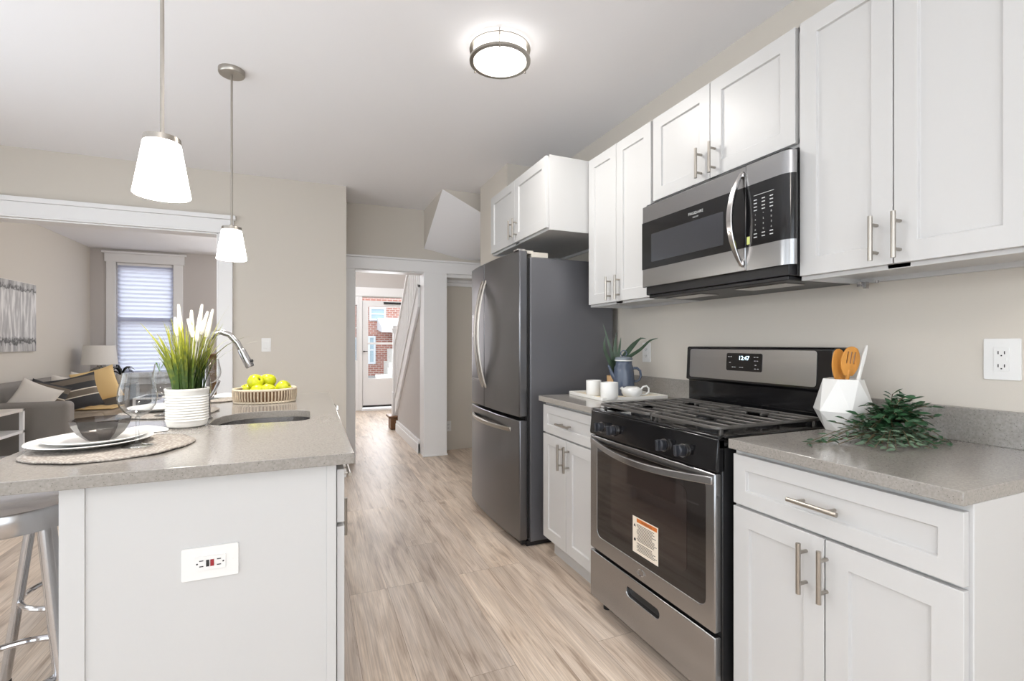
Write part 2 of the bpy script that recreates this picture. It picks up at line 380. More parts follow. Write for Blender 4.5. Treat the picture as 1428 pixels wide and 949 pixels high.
def art_mat():
    m = mat('abstract_painting', srgb(220,218,216), .7); nt = m.node_tree; p = nt.nodes['Principled BSDF']
    N = nt.nodes.new; L = nt.links.new
    tc = N('ShaderNodeTexCoord'); mp = N('ShaderNodeMapping'); mp.inputs['Scale'].default_value = (1, 14, 2.2); L(tc.outputs['Object'], mp.inputs[0])
    n = N('ShaderNodeTexNoise'); n.inputs['Scale'].default_value = 1.6; n.inputs['Detail'].default_value = 8; L(mp.outputs[0], n.inputs['Vector'])
    r = N('ShaderNodeValToRGB'); e = r.color_ramp.elements; e[0].position = .3; e[0].color = srgb(160,158,158); e[1].position = .62; e[1].color = srgb(226,224,222); x = e.new(.48); x.color = srgb(188,186,185); L(n.outputs[0], r.inputs[0])
    sp = N('ShaderNodeSeparateXYZ'); L(tc.outputs['Object'], sp.inputs[0])
    n2 = N('ShaderNodeTexNoise'); n2.inputs['Scale'].default_value = 22; n2.inputs['Detail'].default_value = 4; L(tc.outputs['Object'], n2.inputs['Vector'])
    ad = N('ShaderNodeMath'); ad.operation = 'MULTIPLY_ADD'; ad.inputs[1].default_value = .16; L(n2.outputs[0], ad.inputs[0]); L(sp.outputs[2], ad.inputs[2])
    r2 = N('ShaderNodeValToRGB'); e = r2.color_ramp.elements
    mr = N('ShaderNodeMapRange'); mr.inputs['From Min'].default_value = -.4; mr.inputs['From Max'].default_value = .56; L(ad.outputs[0], mr.inputs[0])
    e[0].color = srgb(232,230,226); e[1].position = 1; e[1].color = srgb(232,230,226)
    for q, v in ((.19, 232), (.215, 110), (.25, 170), (.275, 255), (.80, 255), (.825, 130), (.85, 190), (.87, 232)):
        x = e.new(q); x.color = srgb(v, v, v)
    L(mr.outputs[0], r2.inputs[0])
    mx = N('ShaderNodeMix'); mx.data_type = 'RGBA'; mx.blend_type = 'MULTIPLY'; mx.inputs[0].default_value = 1; L(r.outputs[0], mx.inputs[6]); L(r2.outputs[0], mx.inputs[7]); L(mx.outputs[2], p.inputs['Base Color'])
    return m
M['art'] = art_mat()
def weave_mat(name, c0, c1, scale):
    m = mat(name, c0, .9); nt = m.node_tree; p = nt.nodes['Principled BSDF']
    tc = nt.nodes.new('ShaderNodeTexCoord'); n = nt.nodes.new('ShaderNodeTexVoronoi'); n.inputs['Scale'].default_value = scale
    nt.links.new(tc.outputs['Object'], n.inputs['Vector'])
    r = nt.nodes.new('ShaderNodeValToRGB'); r.color_ramp.elements[0].color = c1; r.color_ramp.elements[1].position = .55; r.color_ramp.elements[1].color = c0
    nt.links.new(n.outputs['Distance'], r.inputs[0]); nt.links.new(r.outputs[0], p.inputs['Base Color'])
    b = nt.nodes.new('ShaderNodeBump'); b.inputs['Strength'].default_value = .4; b.inputs['Distance'].default_value = .004
    nt.links.new(n.outputs['Distance'], b.inputs['Height']); nt.links.new(b.outputs[0], p.inputs['Normal'])
    return m
M['mat_weave'] = weave_mat('woven_placemat', srgb(150,142,134), srgb(206,200,192), 120)
def blind_mat():
    m = bpy.data.materials.new('pleated_shade'); m.use_nodes = True; nt = m.node_tree; nt.nodes.clear()
    out = nt.nodes.new('ShaderNodeOutputMaterial'); mx = nt.nodes.new('ShaderNodeMixShader'); mx.inputs[0].default_value = .72
    d = nt.nodes.new('ShaderNodeBsdfDiffuse'); d.inputs[0].default_value = srgb(226,228,240)
    t = nt.nodes.new('ShaderNodeBsdfTranslucent'); t.inputs[0].default_value = srgb(232,236,250)
    nt.links.new(d.outputs[0], mx.inputs[1]); nt.links.new(t.outputs[0], mx.inputs[2]); nt.links.new(mx.outputs[0], out.inputs[0])
    return m
M['blind'] = blind_mat()

# ------------------------------------------------------------------ room shell
H = 2.635; XW = 1.857; XL = -3.0; YB = -2.25; Y1 = 4.62; Y2 = 5.13; YF = 9.05
PX = lambda a, b, d: (d, a, b)      # prism in the (Y, Z) plane, extruded along X
PY = lambda a, b, d: (a, d, b)      # prism in the (X, Z) plane, extruded along Y
structure(B(((XL-.15, YB-.15, -.12), (XW+.15, YF+.15, 0))).build('floor', M['floor'], smooth=0), 'greige wood plank floor')
structure(B(((XL-.15, YB-.15, H), (XW+.15, YF+.15, H+.15))).build('ceiling', M['ceiling'], smooth=0), 'smooth white ceiling')
structure(B(((XW, YB-.15, 0), (XW+.15, YF, H))).build('wall_right', M['wall'], smooth=0), 'beige wall behind the range and cabinets')
structure(MB().prism(rect(YB, YF, 0, H), XL-.15, XL, [rect(-1.9, .4, .35, 2.4), rect(.9, 3.2, .35, 2.4)], PX).build('wall_left', M['wall'], smooth=0), 'beige wall behind the sofa')
structure(MB().prism(rect(XL-.15, XW, 0, H), YB-.15, YB, [rect(-2.6, 1.5, .35, 2.45)], PY).build('wall_rear', M['wall'], smooth=0))
# wall with the wide living-room opening, and its return to the hall doorway
structure(MB().prism([(XL,H),(XL,2.122),(-.686,2.122),(-.686,0),(.315,0),(.315,H)], Y1, Y1+.13, (), PY).build('wall_middle', M['wall'], smooth=0), 'beige wall beside the wide living room opening')
structure(B(((.215, Y1+.13, 0), (.315, Y2+.14, H))).build('wall_return', M['wall'], smooth=0))
structure(MB().prism([(.315,0),(.433,0),(.433,1.967),(1.136,1.967),(1.136,0),(1.375,0),(1.375,1.95),(XW,1.95),(XW,H),(.315,H)], Y2, Y2+.14, (), PY).build('wall_hall', M['wall'], smooth=0), 'beige wall over the hall doorway')
structure(B(((1.34, 5.335, 0), (XW, 5.40, H))).build('wall_recess', M['wall'], smooth=0), 'taupe wall inside the narrow recess')
structure(MB().prism(rect(XL-.15, XW+.15, 0, H), YF, YF+.15, [rect(-2.693,-1.948,.72,2.433), rect(-1.1,-.1,.72,2.433), rect(.887,1.70,.02,2.05), rect(.66,.80,.9,1.9)], PY).build('wall_front', M['hall_wall'], smooth=0), 'street front wall with window and door')
structure(B(((1.447, 3.53, 0), (XW, 4.176, H))).build('wall_pier', M['wall'], smooth=0), 'beige wall pier beyond the refrigerator')
# boxed stair bulkhead with a white slanted underside
A_ = (1.139,4.354,H); B_ = (XW,4.354,2.297); C_ = (XW,Y2,2.13); D_ = (1.139,Y2,2.225); E_ = (XW,4.354,H); F_ = (XW,Y2,H); G_ = (1.139,Y2,H)
mb = MB(); n = 10; g = []
for i in range(n+1):
    u = i/n; top = Vector(A_).lerp(Vector(B_), u); bot = Vector(D_).lerp(Vector(C_), u); bot.z -= .05*math.sin(math.pi*min(1, u*1.15))*(u)
    for j in range(n+1):
        v = j/n; q = top.lerp(bot, v); q.z -= .03*math.sin(math.pi*v)*math.sin(math.pi*u); g.append(q)
mb.add(g, [(i*(n+1)+j, (i+1)*(n+1)+j, (i+1)*(n+1)+j+1, i*(n+1)+j+1) for i in range(n) for j in range(n)])
structure(mb.build('trim_9', M['ceiling'], smooth=60), 'white slanted underside of the boxed stair')
mb = MB(); mb.add([A_, G_, D_], [(0,1,2)])
mb.add([A_, B_, E_], [(0,1,2)])
structure(mb.build('wall_bulkhead', M['wall'], smooth=0), 'beige side of the boxed stair under the ceiling')

# trim: living-room opening casing
structure(B(((-.686, Y1-.025, 0), (-.583, Y1, 2.122)), ((-.70, Y1-.012, 0), (-.686, Y1+.14, 2.122))).build('trim_1', M['trim'], bevel=.003), 'white side casing of the living room opening')
structure(B(((XL, Y1-.028, 2.122), (-.575, Y1, 2.235)), ((XL, Y1-.045, 2.235), (-.56, Y1, 2.27)), ((XL, Y1-.034, 2.122), (-.575, Y1, 2.14)), ((XL, Y1-.012, 2.11), (-.686, Y1+.14, 2.122))).build('trim_2', M['trim'], bevel=.003), 'white head casing over the living room opening')
# hall doorway casing, header and wide post
structure(B(((.345, Y2-.03, 0), (.433, Y2, 1.967)), ((.42, Y2-.015, 0), (.436, Y2+.15, 1.967))).build('trim_3', M['trim'], bevel=.003), 'white left casing of the hall doorway')
structure(B(((.345, Y2-.035, 1.967), (XW, Y2, 2.085)), ((.335, Y2-.05, 2.085), (XW, Y2, 2.105)), ((.436, Y2-.02, 1.955), (1.129, Y2+.15, 1.967))).build('trim_4', M['trim'], bevel=.003), 'white header across the hall doorway and recess')
structure(B(((1.129, Y2-.04, 0), (1.381, Y2+.16, 1.967)), ((1.12, Y2-.045, 0), (1.39, Y2-.02, .02))).build('trim_5', M['trim'], bevel=.004), 'wide white post between hall doorway and recess')
structure(B(((1.381, Y2+.16, 1.90), (XW, 5.335, 1.93)), ((1.381, Y2+.185, 1.86), (XW, 5.335, 1.90)), ((1.381, Y2-.01, 1.93), (XW, Y2+.16, 1.967))).build('trim_6', M['trim'], bevel=.003))
def skirting(name, *bs): structure(B(*bs).build(name, M['trim'], bevel=.004))
skirting('baseboard_left', ((XL, YB, 0), (XL+.018, YF, .13)))
skirting('baseboard_front', ((XL+.02, YF-.018, 0), (.62, YF, .13)))
skirting('baseboard_middle', ((-.575, Y1-.018, 0), (.315, Y1, .13)))

# window_1: living-room sash with shade
wn = structure(B(((-2.80, YF-.025, .72), (-2.685, YF, 2.44)), ((-1.957, YF-.025, .72), (-1.83, YF, 2.44)), ((-2.82, YF-.03, 2.44), (-1.81, YF, 2.57)), ((-2.85, YF-.055, 2.57), (-1.78, YF, 2.60)),
      ((-2.86, YF-.06, .69), (-1.78, YF+.02, .725)), ((-2.80, YF-.022, .58), (-1.83, YF, .69))).build('window_1', M['trim'], bevel=.003), 'white framed living room window')
mb = B(((-2.693, YF+.04, .725), (-2.64, YF+.09, 2.433)), ((-2.0, YF+.04, .725), (-1.948, YF+.09, 2.433)), ((-2.64, YF+.04, .725), (-2.0, YF+.09, .79)), ((-2.64, YF+.04, 2.37), (-2.0, YF+.09, 2.433)), ((-2.64, YF+.03, 1.54), (-2.0, YF+.09, 1.61)))
mb.build('sash', M['trim'], wn)
B(((-2.65, YF+.066, .78), (-1.99, YF+.07, 2.38))).build('pane', M['pane'], wn, smooth=0)
# pleated shade
sh = thing('window_shade', 'pale pleated shade pulled down over the living room window', 'window shade', (-2.32, YF+.01, .74))
mb = MB(); nz = 52; z0, z1 = .76, 2.40
pts = [(YF+.006 + (.026 if i % 2 else 0), z0 + (z1-z0)*i/nz) for i in range(nz+1)]
vv = []; ff = []
for y, z in pts: vv += [(-2.672, y, z), (-1.97, y, z)]
for i in range(nz): ff.append((2*i, 2*i+1, 2*i+3, 2*i+2))
mb.add(vv, ff); mb.build('pleats', M['blind'], sh, smooth=0)
B(((-2.672, YF, 2.395), (-1.97, YF+.03, 2.43))).build('head_rail', M['trim'], sh, bevel=.003)
B(((-2.672, YF, .735), (-1.97, YF+.03, .765))).build('bottom_rail', M['trim'], sh, bevel=.003)
# other panes the daylight enters by
def pane_window(name, lo, hi, fr):
    o = structure(B(*fr).build(name, M['trim'])); B((lo, hi)).build('pane', M['pane'], o, smooth=0)
pane_window('window_2', (-1.1, YF+.06, .72), (-.1, YF+.065, 2.433), [((-1.2, YF-.02, .62), (-1.1, YF, 2.53)), ((-.1, YF-.02, .62), (0, YF, 2.53)), ((-1.1, YF-.02, 2.433), (-.1, YF, 2.53)), ((-1.1, YF-.02, .62), (-.1, YF, .72))])
pane_window('window_3', (.66, YF+.06, .9), (.80, YF+.065, 1.9), [((.64, YF-.012, .88), (.66, YF+.02, 1.92)), ((.80, YF-.012, .88), (.82, YF+.02, 1.92)), ((.66, YF-.012, 1.9), (.80, YF+.02, 1.92)), ((.66, YF-.012, .88), (.80, YF+.02, .9)), ((.66, YF+.02, 1.48), (.80, YF+.04, 1.50))])
pane_window('added_window_4', (-2.6, YB-.08, .35), (1.5, YB-.075, 2.45), [((-2.7, YB, .25), (-2.6, YB+.02, 2.55)), ((1.5, YB, .25), (1.6, YB+.02, 2.55)), ((-2.6, YB, 2.45), (1.5, YB+.02, 2.55)), ((-2.6, YB, .25), (1.5, YB+.02, .35)), ((-1.25, YB-.1, .35), (-1.19, YB, 2.45)), ((.10, YB-.1, .35), (.16, YB, 2.45))])  # unseen rear opening, added and widened to let in more daylight
for nm, y0, y1 in (('added_window_5', -1.9, .4), ('added_window_6', .9, 3.2)):  # unseen left-hand openings, enlarged and multiplied to raise the daylight
    ym = (y0+y1)/2
    pane_window(nm, (XL-.08, y0, .35), (XL-.075, y1, 2.4), [((XL, y0-.1, .25), (XL+.02, y0, 2.5)), ((XL, y1, .25), (XL+.02, y1+.1, 2.5)), ((XL, y0, 2.4), (XL+.02, y1, 2.5)), ((XL, y0, .25), (XL+.02, y1, .35)), ((XL-.1, ym-.03, .35), (XL, ym+.03, 2.4))])

# door_1: white storm door with a big glass, wide surround
dr = structure(MB().prism(rect(.895, 1.695, .05, 1.985), YF+.03, YF+.07, [rect(.995, 1.60, .57, 1.88)], PY).build('door_1', M['trim'], bevel=.004), 'white storm door with large glass pane')
B(((.985, YF+.048, .56), (1.61, YF+.052, 1.89))).build('pane', M['pane'], dr, smooth=0)
B(((.985, YF+.026, 1.19), (1.61, YF+.074, 1.225))).build('mid_rail', M['trim'], dr, bevel=.002)
B(((.905, YF-.0, 1.055), (.935, YF+.03, 1.075)), ((.905, YF-.02, 1.058), (.98, YF-.006, 1.072))).build('handle', M['black_soft'], dr, bevel=.002)
B(((1.27, YF-.01, 1.93), (1.60, YF+.03, 1.965))).build('door_closer', M['black_soft'], dr, bevel=.004)
B(((.90, YF+.025, .055), (1.69, YF+.03, .085))).build('door_sweep', M['black_soft'], dr)
structure(B(((.56, YF-.02, 0), (.64, YF, 2.06)), ((.64, YF-.01, 0), (.887, YF, .88)), ((.64, YF-.01, 1.92), (.887, YF, 2.06)), ((.83, YF-.022, 0), (.887, YF+.14, 2.05)), ((1.70, YF-.022, 0), (1.78, YF, 2.05)), ((.54, YF-.03, 2.06), (XW, YF, 2.22)), ((.82, YF-.014, .88), (.887, YF, 1.92))).build('trim_7', M['trim'], bevel=.003), 'white surround of the front door')
structure(B(((.87, YF-.10, 0), (1.72, YF+.15, .022))).build('trim_8', M['trim'], bevel=.004), 'white front door sill')

# hall: stair wall and skirting
structure(MB().prism([(5.29,0),(6.72,0),(6.72,.3),(5.29,1.60)], 1.13, 1.17, (), PX).build('wall_stair', M['hall_wall'], smooth=0), 'grey wall under the hall stair')
structure(MB().prism([(5.29,0),(6.74,0),(6.74,.15),(5.29,.15)], 1.108, 1.13, (), PX).prism([(5.29,0),(6.74,0),(6.74,.11),(5.29,.11)], 1.10, 1.13, (), PX).build('baseboard_hall', M['trim'], bevel=.004), 'white baseboard along the stair wall')

# ------------------------------------------------------------------ cabinets
def shaker(P, a0, a1, b0, b1, th=.02, rail=.057, dep=.009):
    mb = MB()
    def ring(i, d): return [P(a0+i, b0+i, d), P(a1-i, b0+i, d), P(a1-i, b1-i, d), P(a0+i, b1-i, d)]
    vs_ = ring(0, 0) + ring(0, th) + ring(rail, th) + ring(rail+.003, th-dep)
    fs = [(3,2,1,0)]
    for k in range(3):
        for j in range(4): fs.append((k*4+j, k*4+(j+1) % 4, (k+1)*4+(j+1) % 4, (k+1)*4+j))
    fs.append((12,13,14,15)); mb.add(vs_, fs); return mb
def bar_handle(P, a, b, length, vertical, parent, d0=.0, label=None, tilt=0):
    mb = MB(); L = length/2; post = length*.31
    q = (lambda t, d: P(a, b+t, d)) if vertical else (lambda t, d: P(a+t, b, d))
    mb.tube([q(-L, d0+.032), q(L, d0+.032)], .0062, 12)
    for t in (-post, post): mb.tube([q(t, d0), q(t, d0+.032)], .0048, 10)
    o = mb.build('handle', M['nickel'], parent)
    return o
def wall_cabinet(label, xf, y0, y1, z0, z1, split, hz, hys, gap_end=(.006, .006), group='wall cabinets on the right wall'):
    r = thing('wall_cabinet', label, 'cabinet', ((xf+XW)/2, (y0+y1)/2, z0), group)
    mb = MB(); xb = xf + .02
    # open-bottomed box: side panels, back, top and raised floor, front frame
    mb.box((xb, y0, z0), (XW-.001, y0+.016, z1)); mb.box((xb, y1-.016, z0), (XW-.001, y1, z1))
    mb.box((xb, y0, z1-.018), (XW-.001, y1, z1)); mb.box((xb, y0, z0+.016), (XW-.001, y1, z0+.032))
    mb.box((XW-.02, y0, z0), (XW-.001, y1, z1)); mb.box((xb, y0, z0), (xb+.02, y1, z0+.045)); mb.box((xb, (y0+y1)/2-.03, z0), (xb+.02, (y0+y1)/2+.03, z1)); mb.box((xb, y0, z1-.04), (xb+.02, y1, z1))
    mb.build('carcass', M['cab'], r, bevel=.0015)
    P = faceL(xb)
    cuts = [(y0+gap_end[0], split-.0018), (split+.0018, y1-gap_end[1])]
    for k, (a0, a1) in enumerate(cuts):
        d = shaker(P, a0, a1, z0+.012, z1-.004).build('door', M['cab'], r, bevel=.0012)
        bar_handle(P, hys[k], hz, .13 if z1-z0 > .6 else .125, True, d, .02)
    return r
UX = 1.5328
ur = wall_cabinet('tall white double-door wall cabinet at the right edge, nearest the camera', UX, .545, 1.133, 1.427, 2.297, .8435, 1.516, (.826, .886))
wall_cabinet('short white double-door wall cabinet directly above the microwave', UX, 1.138, 1.889, 1.884, 2.297, 1.524, 1.970, (1.497, 1.571))
wall_cabinet('tall narrow white wall cabinet between microwave and refrigerator cabinet', UX, 1.894, 2.469, 1.427, 2.297, 2.187, 1.512, (2.155, 2.238))
fc = wall_cabinet('deep white double-door cabinet above the refrigerator', 1.258, 2.475, 3.395, 1.867, 2.297, 2.94, 1.965, (2.905, 2.975))
# small under-cabinet clip left on the near wall cabinet
mb = MB(); mb.box((1.79, 1.085, 1.412), (1.825, 1.10, 1.428)); mb.box((1.80, 1.075, 1.405), (1.815, 1.0855, 1.428))
mb.build('mounting_clip', M['chrome_soft'], ur)
MB().tube([(1.80, 1.04, 1.428), (1.80, 1.04, 1.420)], .006, 8).build('screw_cap', M['chrome_soft'], ur)

BX = 1.235
def base_cabinet(label, y0, y1, split, hd, hys, dz):
    r = thing('base_cabinet', label, 'cabinet', (1.55, (y0+y1)/2, 0), 'base cabinets on the right wall')
    xb = BX + .02; mb = MB()
    mb.box((xb, y0, .10), (XW-.001, y1, .884))
    mb.build('carcass', M['cab'], r, bevel=.002)
    B(((xb+.055, y0+.004, 0), (XW-.01, y1-.004, .10))).build('toe_kick', M['cab'], r)
    P = faceL(xb)
    d = shaker(P, y0+.008, y1-.008, .712, .866, rail=.045).build('drawer', M['cab'], r, bevel=.0012)
    bar_handle(P, hd, dz, .135 if y1-y0 > .55 else .17, False, d, .02)
    for k, (a0, a1) in enumerate([(y0+.008, split-.002), (split+.002, y1-.008)]):
        d = shaker(P, a0, a1, .118, .703).build('door', M['cab'], r, bevel=.0012)
        bar_handle(P, hys[k], .612, .135, True, d, .02)
    return r
base_cabinet('white base cabinet with wide drawer and two doors under the right counter', .542, 1.139, .839, .855, (.833, .889), .787)
base_cabinet('white base cabinet with one drawer and two narrow doors between range and refrigerator', 1.915, 2.478, 2.205, 2.20, (2.175, 2.240), .783)

def counter(label, y0, y1, loc):
    r = thing('countertop', label, 'countertop', loc, 'quartz counters on the right wall')
    B(((1.2115, y0, .884), (XW-.0005, y1, .914))).build('slab', M['quartz'], r, bevel=.002)
    B(((XW-.022, y0, .914), (XW-.0005, y1, 1.017))).build('backsplash', M['quartz'], r, bevel=.0015)
    return r
counter('speckled grey quartz countertop with low backsplash, right of the range', .54, 1.130, (1.5, .84, .884))
counter('speckled grey quartz countertop between range and refrigerator', 1.925, 2.483, (1.5, 2.2, .884))

# ------------------------------------------------------------------ range
rg = thing('gas_range', 'stainless and black gas range between the base cabinets', 'stove', (1.5, 1.53, 0))
RY0, RY1 = 1.160, 1.905; RX = 1.19
mb = MB(); mb.box((RX+.03, RY0, .045), (1.84, RY1, .885)); mb.build('body', M['black_soft'], rg, bevel=.003)
for x in (1.26, 1.80):
    for y in (RY0+.04, RY1-.04): MB().lathe([(0,.0),(.018,0),(.018,.01),(.01,.012),(.01,.046),(0,.046)], (x, y, 0), 14).build('levelling_foot', M['black_soft'], rg)
# cooktop: tray with raised rim
mb = MB(); mb.box((RX+.015, RY0, .872), (1.80, RY1, .905))
mb.box((RX+.015, RY0, .905), (RX+.05, RY1, .914)); mb.box((RX+.05, RY0, .905), (1.80, RY0+.028, .913)); mb.box((RX+.05, RY1-.028, .905), (1.80, RY1, .913))
mb.build('cooktop', M['black'], rg, bevel=.004)
# control fascia, slightly sloped
mb = MB().prism([(RX+.04,.80),(RX+.004,.80),(RX+.002,.812),(RX+.012,.905),(RX+.03,.912),(RX+.04,.912)], RY0, RY1, (), lambda a, b, d: (a, d, b))
mb.build('control_fascia', M['black'], rg, bevel=.002)
for y in (1.305, 1.40, 1.715, 1.806):
    c = Vector((RX+.004, y, .842)); ax = Vector((-1, 0, .11)).normalized()
    mb = MB(); mb.tube([c, c+ax*.007], .0235, 22)
    k = mb.build('knob', M['chrome_soft'], rg)
    mb = MB(); mb.tube([c+ax*.008, c+ax*.026, c+ax*.029], [.0205, .019, .016], 20)
    up = Vector((0,0,1))
    mb.xf = Matrix.Translation(c+ax*.028) @ Matrix.Rotation(R(-6), 4, 'Y'); mb.box((-.012, -.0065, -.019), (.004, .0065, .019)); mb.xf = None
    mb.build('grip', M['knob'], k, bevel=.002)
# oven door
P = faceL(RX+.03)
dz0, dz1 = .285, .795
od = MB().prism(rect(RY0+.004, RY1-.004, dz0, dz1), 0, .028, [rrect(1.205, 1.845, .352, .766, .03)], lambda a, b, d: P(a, b, d)).build('oven_door', M['steel'], rg, bevel=.004)
MB().prism(rrect(1.203, 1.847, .350, .768, .031), .006, .026, (), P).build('window', M['oven_glass'], od, bevel=.001)
MB().prism(rrect(1.29, 1.74, .42, .72, .03), .0262, .0266, (), P).build('inner_window', mat('oven_inner_glass', srgb(44,36,34), .05, spec=.9), od, smooth=0)
# bowed pull across the top of the door
mb = MB(); N_ = 26
prof = [(-.010,.0),(-.004,.010),(.006,.010),(.012,.0),(.006,-.012),(-.006,-.012)]
vs_ = []; fs = []
for i in range(N_+1):
    t = i/N_; y = RY0+.012 + (RY1-RY0-.024)*t; bow = math.sin(math.pi*t)
    x = RX - .004 - .045*bow; z = .782 - .02*bow - .01
    zz = .0 ; hgt = .013
    vs_ += [(x, y, z+hgt), (x, y, z-hgt), (x+.012, y, z-hgt), (x+.012, y, z+hgt)]
for i in range(N_):
    for j in range(4): fs.append((i*4+j, i*4+(j+1) % 4, (i+1)*4+(j+1) % 4, (i+1)*4+j))
fs += [(0,1,2,3), tuple(N_*4+j for j in (3,2,1,0))]
mb.add(vs_, fs); mb.build('pull_bar', M['steel'], od, bevel=.003)
# warning sticker on the glass
st = MB().prism(rect(1.436, 1.588, .385, .527), .0268, .0274, (), P).build('sticker', M['paper'], od, smooth=0)
mb = MB().prism(rect(1.442, 1.562, .508, .523), .0274, .0277, (), P); mb.build('sticker_band', M['orange'], st, smooth=0)
mb = MB(); text(mb, 'WARNING', .0125, P, 1.502, .5108, .0279, 'CENTER', True)
zz = .498
random.seed(3)
while zz > .392:
    a1 = 1.562 - random.choice((0, 0, .006)); ln = random.uniform(.085, .116)
    if abs(zz-.43) > .004: mb.prism(rect(a1-ln, a1, zz, zz+.0022), .0274, .0277, (), P)
    zz -= .0056
mb.prism([(1.568,.488),(1.582,.488),(1.575,.500)], .0274, .0277, (), P); mb.prism(rrect(1.568,1.580,.430,.442,.005), .0274, .0277, (), P)
mb.build('sticker_print', M['ink'], st, smooth=0)
# small engraved swirl emblem low on the door
mb = MB()
for k in range(2):
    pts = []
    for i in range(15):
        a = R(-40 + 220*i/14 + 180*k); r_ = .010 + .011*i/14
        pts.append(P(1.535 + 1.35*r_*math.cos(a), .318 + .75*r_*math.sin(a), .0284))
    mb.tube(pts, [.0003 + .0014*math.sin(math.pi*i/14) for i in range(15)], 6)
mb.build('emblem', M['chrome'], od)
# storage drawer
P2 = faceL(RX+.03)
sd = MB().prism(rect(RY0+.004, RY1-.004, .065, .272), 0, .028, [rrect(1.432, 1.632, .188, .226, .018)], P2).build('storage_drawer', M['steel'], rg, bevel=.004)
MB().prism(rrect(1.431, 1.633, .187, .227, .018), .006, .010, (), P2).build('pull_recess', M['black_soft'], sd, smooth=0)
# backguard
mb = MB().prism([(1.775,.905),(1.775,1.03),(1.757,1.035),(1.765,1.19),(1.772,1.197),(1.845,1.197),(1.852,.905)], RY0+.004, RY1, (), lambda a, b, d: (a, d, b))
bgd = mb.build('backguard', M['black'], rg, bevel=.008, seg=3)
def PB(a, b, d):  # on the sloped face of the backguard
    return (1.757 + (b-1.035)/.155*.008 - d, a, b)
MB().prism(rrect(1.225, 1.878, 1.047, 1.184, .012), .0, .003, (), PB).build('steel_panel', M['steel'], bgd, smooth=0)
dp = MB().prism(rrect(1.462, 1.648, 1.090, 1.168, .008), .003, .0052, (), PB).build('display', M['black'], bgd, smooth=0)
mb = MB(); text(mb, '12:47', .026, PB, 1.553, 1.1385, .0056, 'CENTER', True); mb.build('clock_digits', M['clock'], dp, smooth=0)
mb = MB()
for (a, b) in [(1.635,1.152),(1.622,1.152),(1.628,1.126),(1.612,1.106),(1.600,1.106),(1.572,1.106),(1.560,1.106),(1.498,1.152),(1.484,1.152),(1.496,1.136),(1.484,1.136),(1.492,1.118),(1.480,1.102),(1.494,1.102)]:
    mb.prism(rect(a-.004, a+.004, b-.0012, b+.0012), .0052, .0056, (), PB)
mb.build('key_print', M['print'], dp, smooth=0)
# burners and grates
for (x, y, r_) in [(1.36,1.34,.045),(1.62,1.34,.036),(1.36,1.72,.050),(1.62,1.72,.030),(1.49,1.53,.04)]:
    MB().lathe([(0,.0),(r_+.012,0),(r_+.008,.010),(r_,.011),(r_,.017),(r_-.006,.020),(0,.020)], (x, y, .905), 24).build('burner', M['black_soft'], rg)
GX0, GX1 = 1.222, 1.735; zt = .940
for (gy0, gy1) in ((1.185, 1.5285), (1.5325, 1.878)):
    mb = MB()
    fr = rrect(GX0, GX1, gy0, gy1, .025, 4)
    mb.prism(fr, zt-.011, zt, [rrect(GX0+.013, GX1-.013, gy0+.010, gy1-.010, .018, 4)])
    ym = (gy0+gy1)/2
    for i in range(1, 8):
        x = GX0 + (GX1-GX0)*i/8
        if i in (2, 6):
            mb.box((x-.006, gy0+.01, zt-.009), (x+.006, ym-.05, zt)); mb.box((x-.006, ym+.05, zt-.009), (x+.006, gy1-.01, zt))
        else: mb.box((x-.006, gy0+.01, zt-.009), (x+.006, gy1-.01, zt))
    mb.box((GX0+.01, ym-.005, zt-.011), (GX0+.11, ym+.005, zt-.001)); mb.box((GX1-.11, ym-.005, zt-.011), (GX1-.01, ym+.005, zt-.001)); mb.box((1.43, ym-.005, zt-.011), (1.53, ym+.005, zt-.001))
    for x in (GX0+.03, GX1-.03):
        for y in (gy0+.012, gy1-.012): mb.box((x-.006, y-.005, .905), (x+.006, y+.005, zt-.008))
    mb.build('grate', M['iron'], rg, bevel=.002)

# ------------------------------------------------------------------ microwave
mw = thing('microwave', 'stainless over-the-range microwave with curved handle under short cabinet', 'microwave', (1.66, 1.51, 1.43))
MX = 1.478; MY0, MY1 = 1.118, 1.893
B(((UX+.006, 1.1365, 1.443), (XW-.001, 1.889, 1.882)), ((MX+.02, 1.14, 1.443), (UX+.006, 1.889, 1.875))).build('body', M['black_soft'], mw, bevel=.003)
mb = B(((MX+.03, 1.15, 1.428), (XW-.02, 1.88, 1.443)))
mb.build('base_plate', M['black_soft'], mw, bevel=.003)
for y in (1.20, 1.60): B(((1.56, y, 1.424), (1.66, y+.22, 1.428))).build('grease_filter', M['chrome_soft'], mw, bevel=.001)
P = faceL(MX+.03)
DS = 1.297     # split between door and key panel
def arcp(y0, y1): return y0, y1
dm = MB().prism(rect(DS+.0015, MY1, 1.478, 1.862), 0, .03, (), P).build('door', M['steel'], mw, bevel=.004)
MB().prism(rect(DS+.0015, MY1, 1.563, 1.785), .030, .0315, (), P).build('dark_glass', M['black'], dm, smooth=0)
MB().prism(rrect(1.40, 1.825, 1.592, 1.722, .004), .0315, .0320, (), P).build('viewing_window', M['mw_glass'], dm, smooth=0)
mb = MB(); text(mb, 'FRIGIDAIRE', .0165, P, 1.545, 1.748, .0320, 'CENTER', True); text(mb, 'GALLERY', .008, P, 1.545, 1.734, .0320, 'CENTER', True)
mb.build('lettering', M['print'], dm, smooth=0)
mb = MB(); n = 28; vs_ = []; fs = []
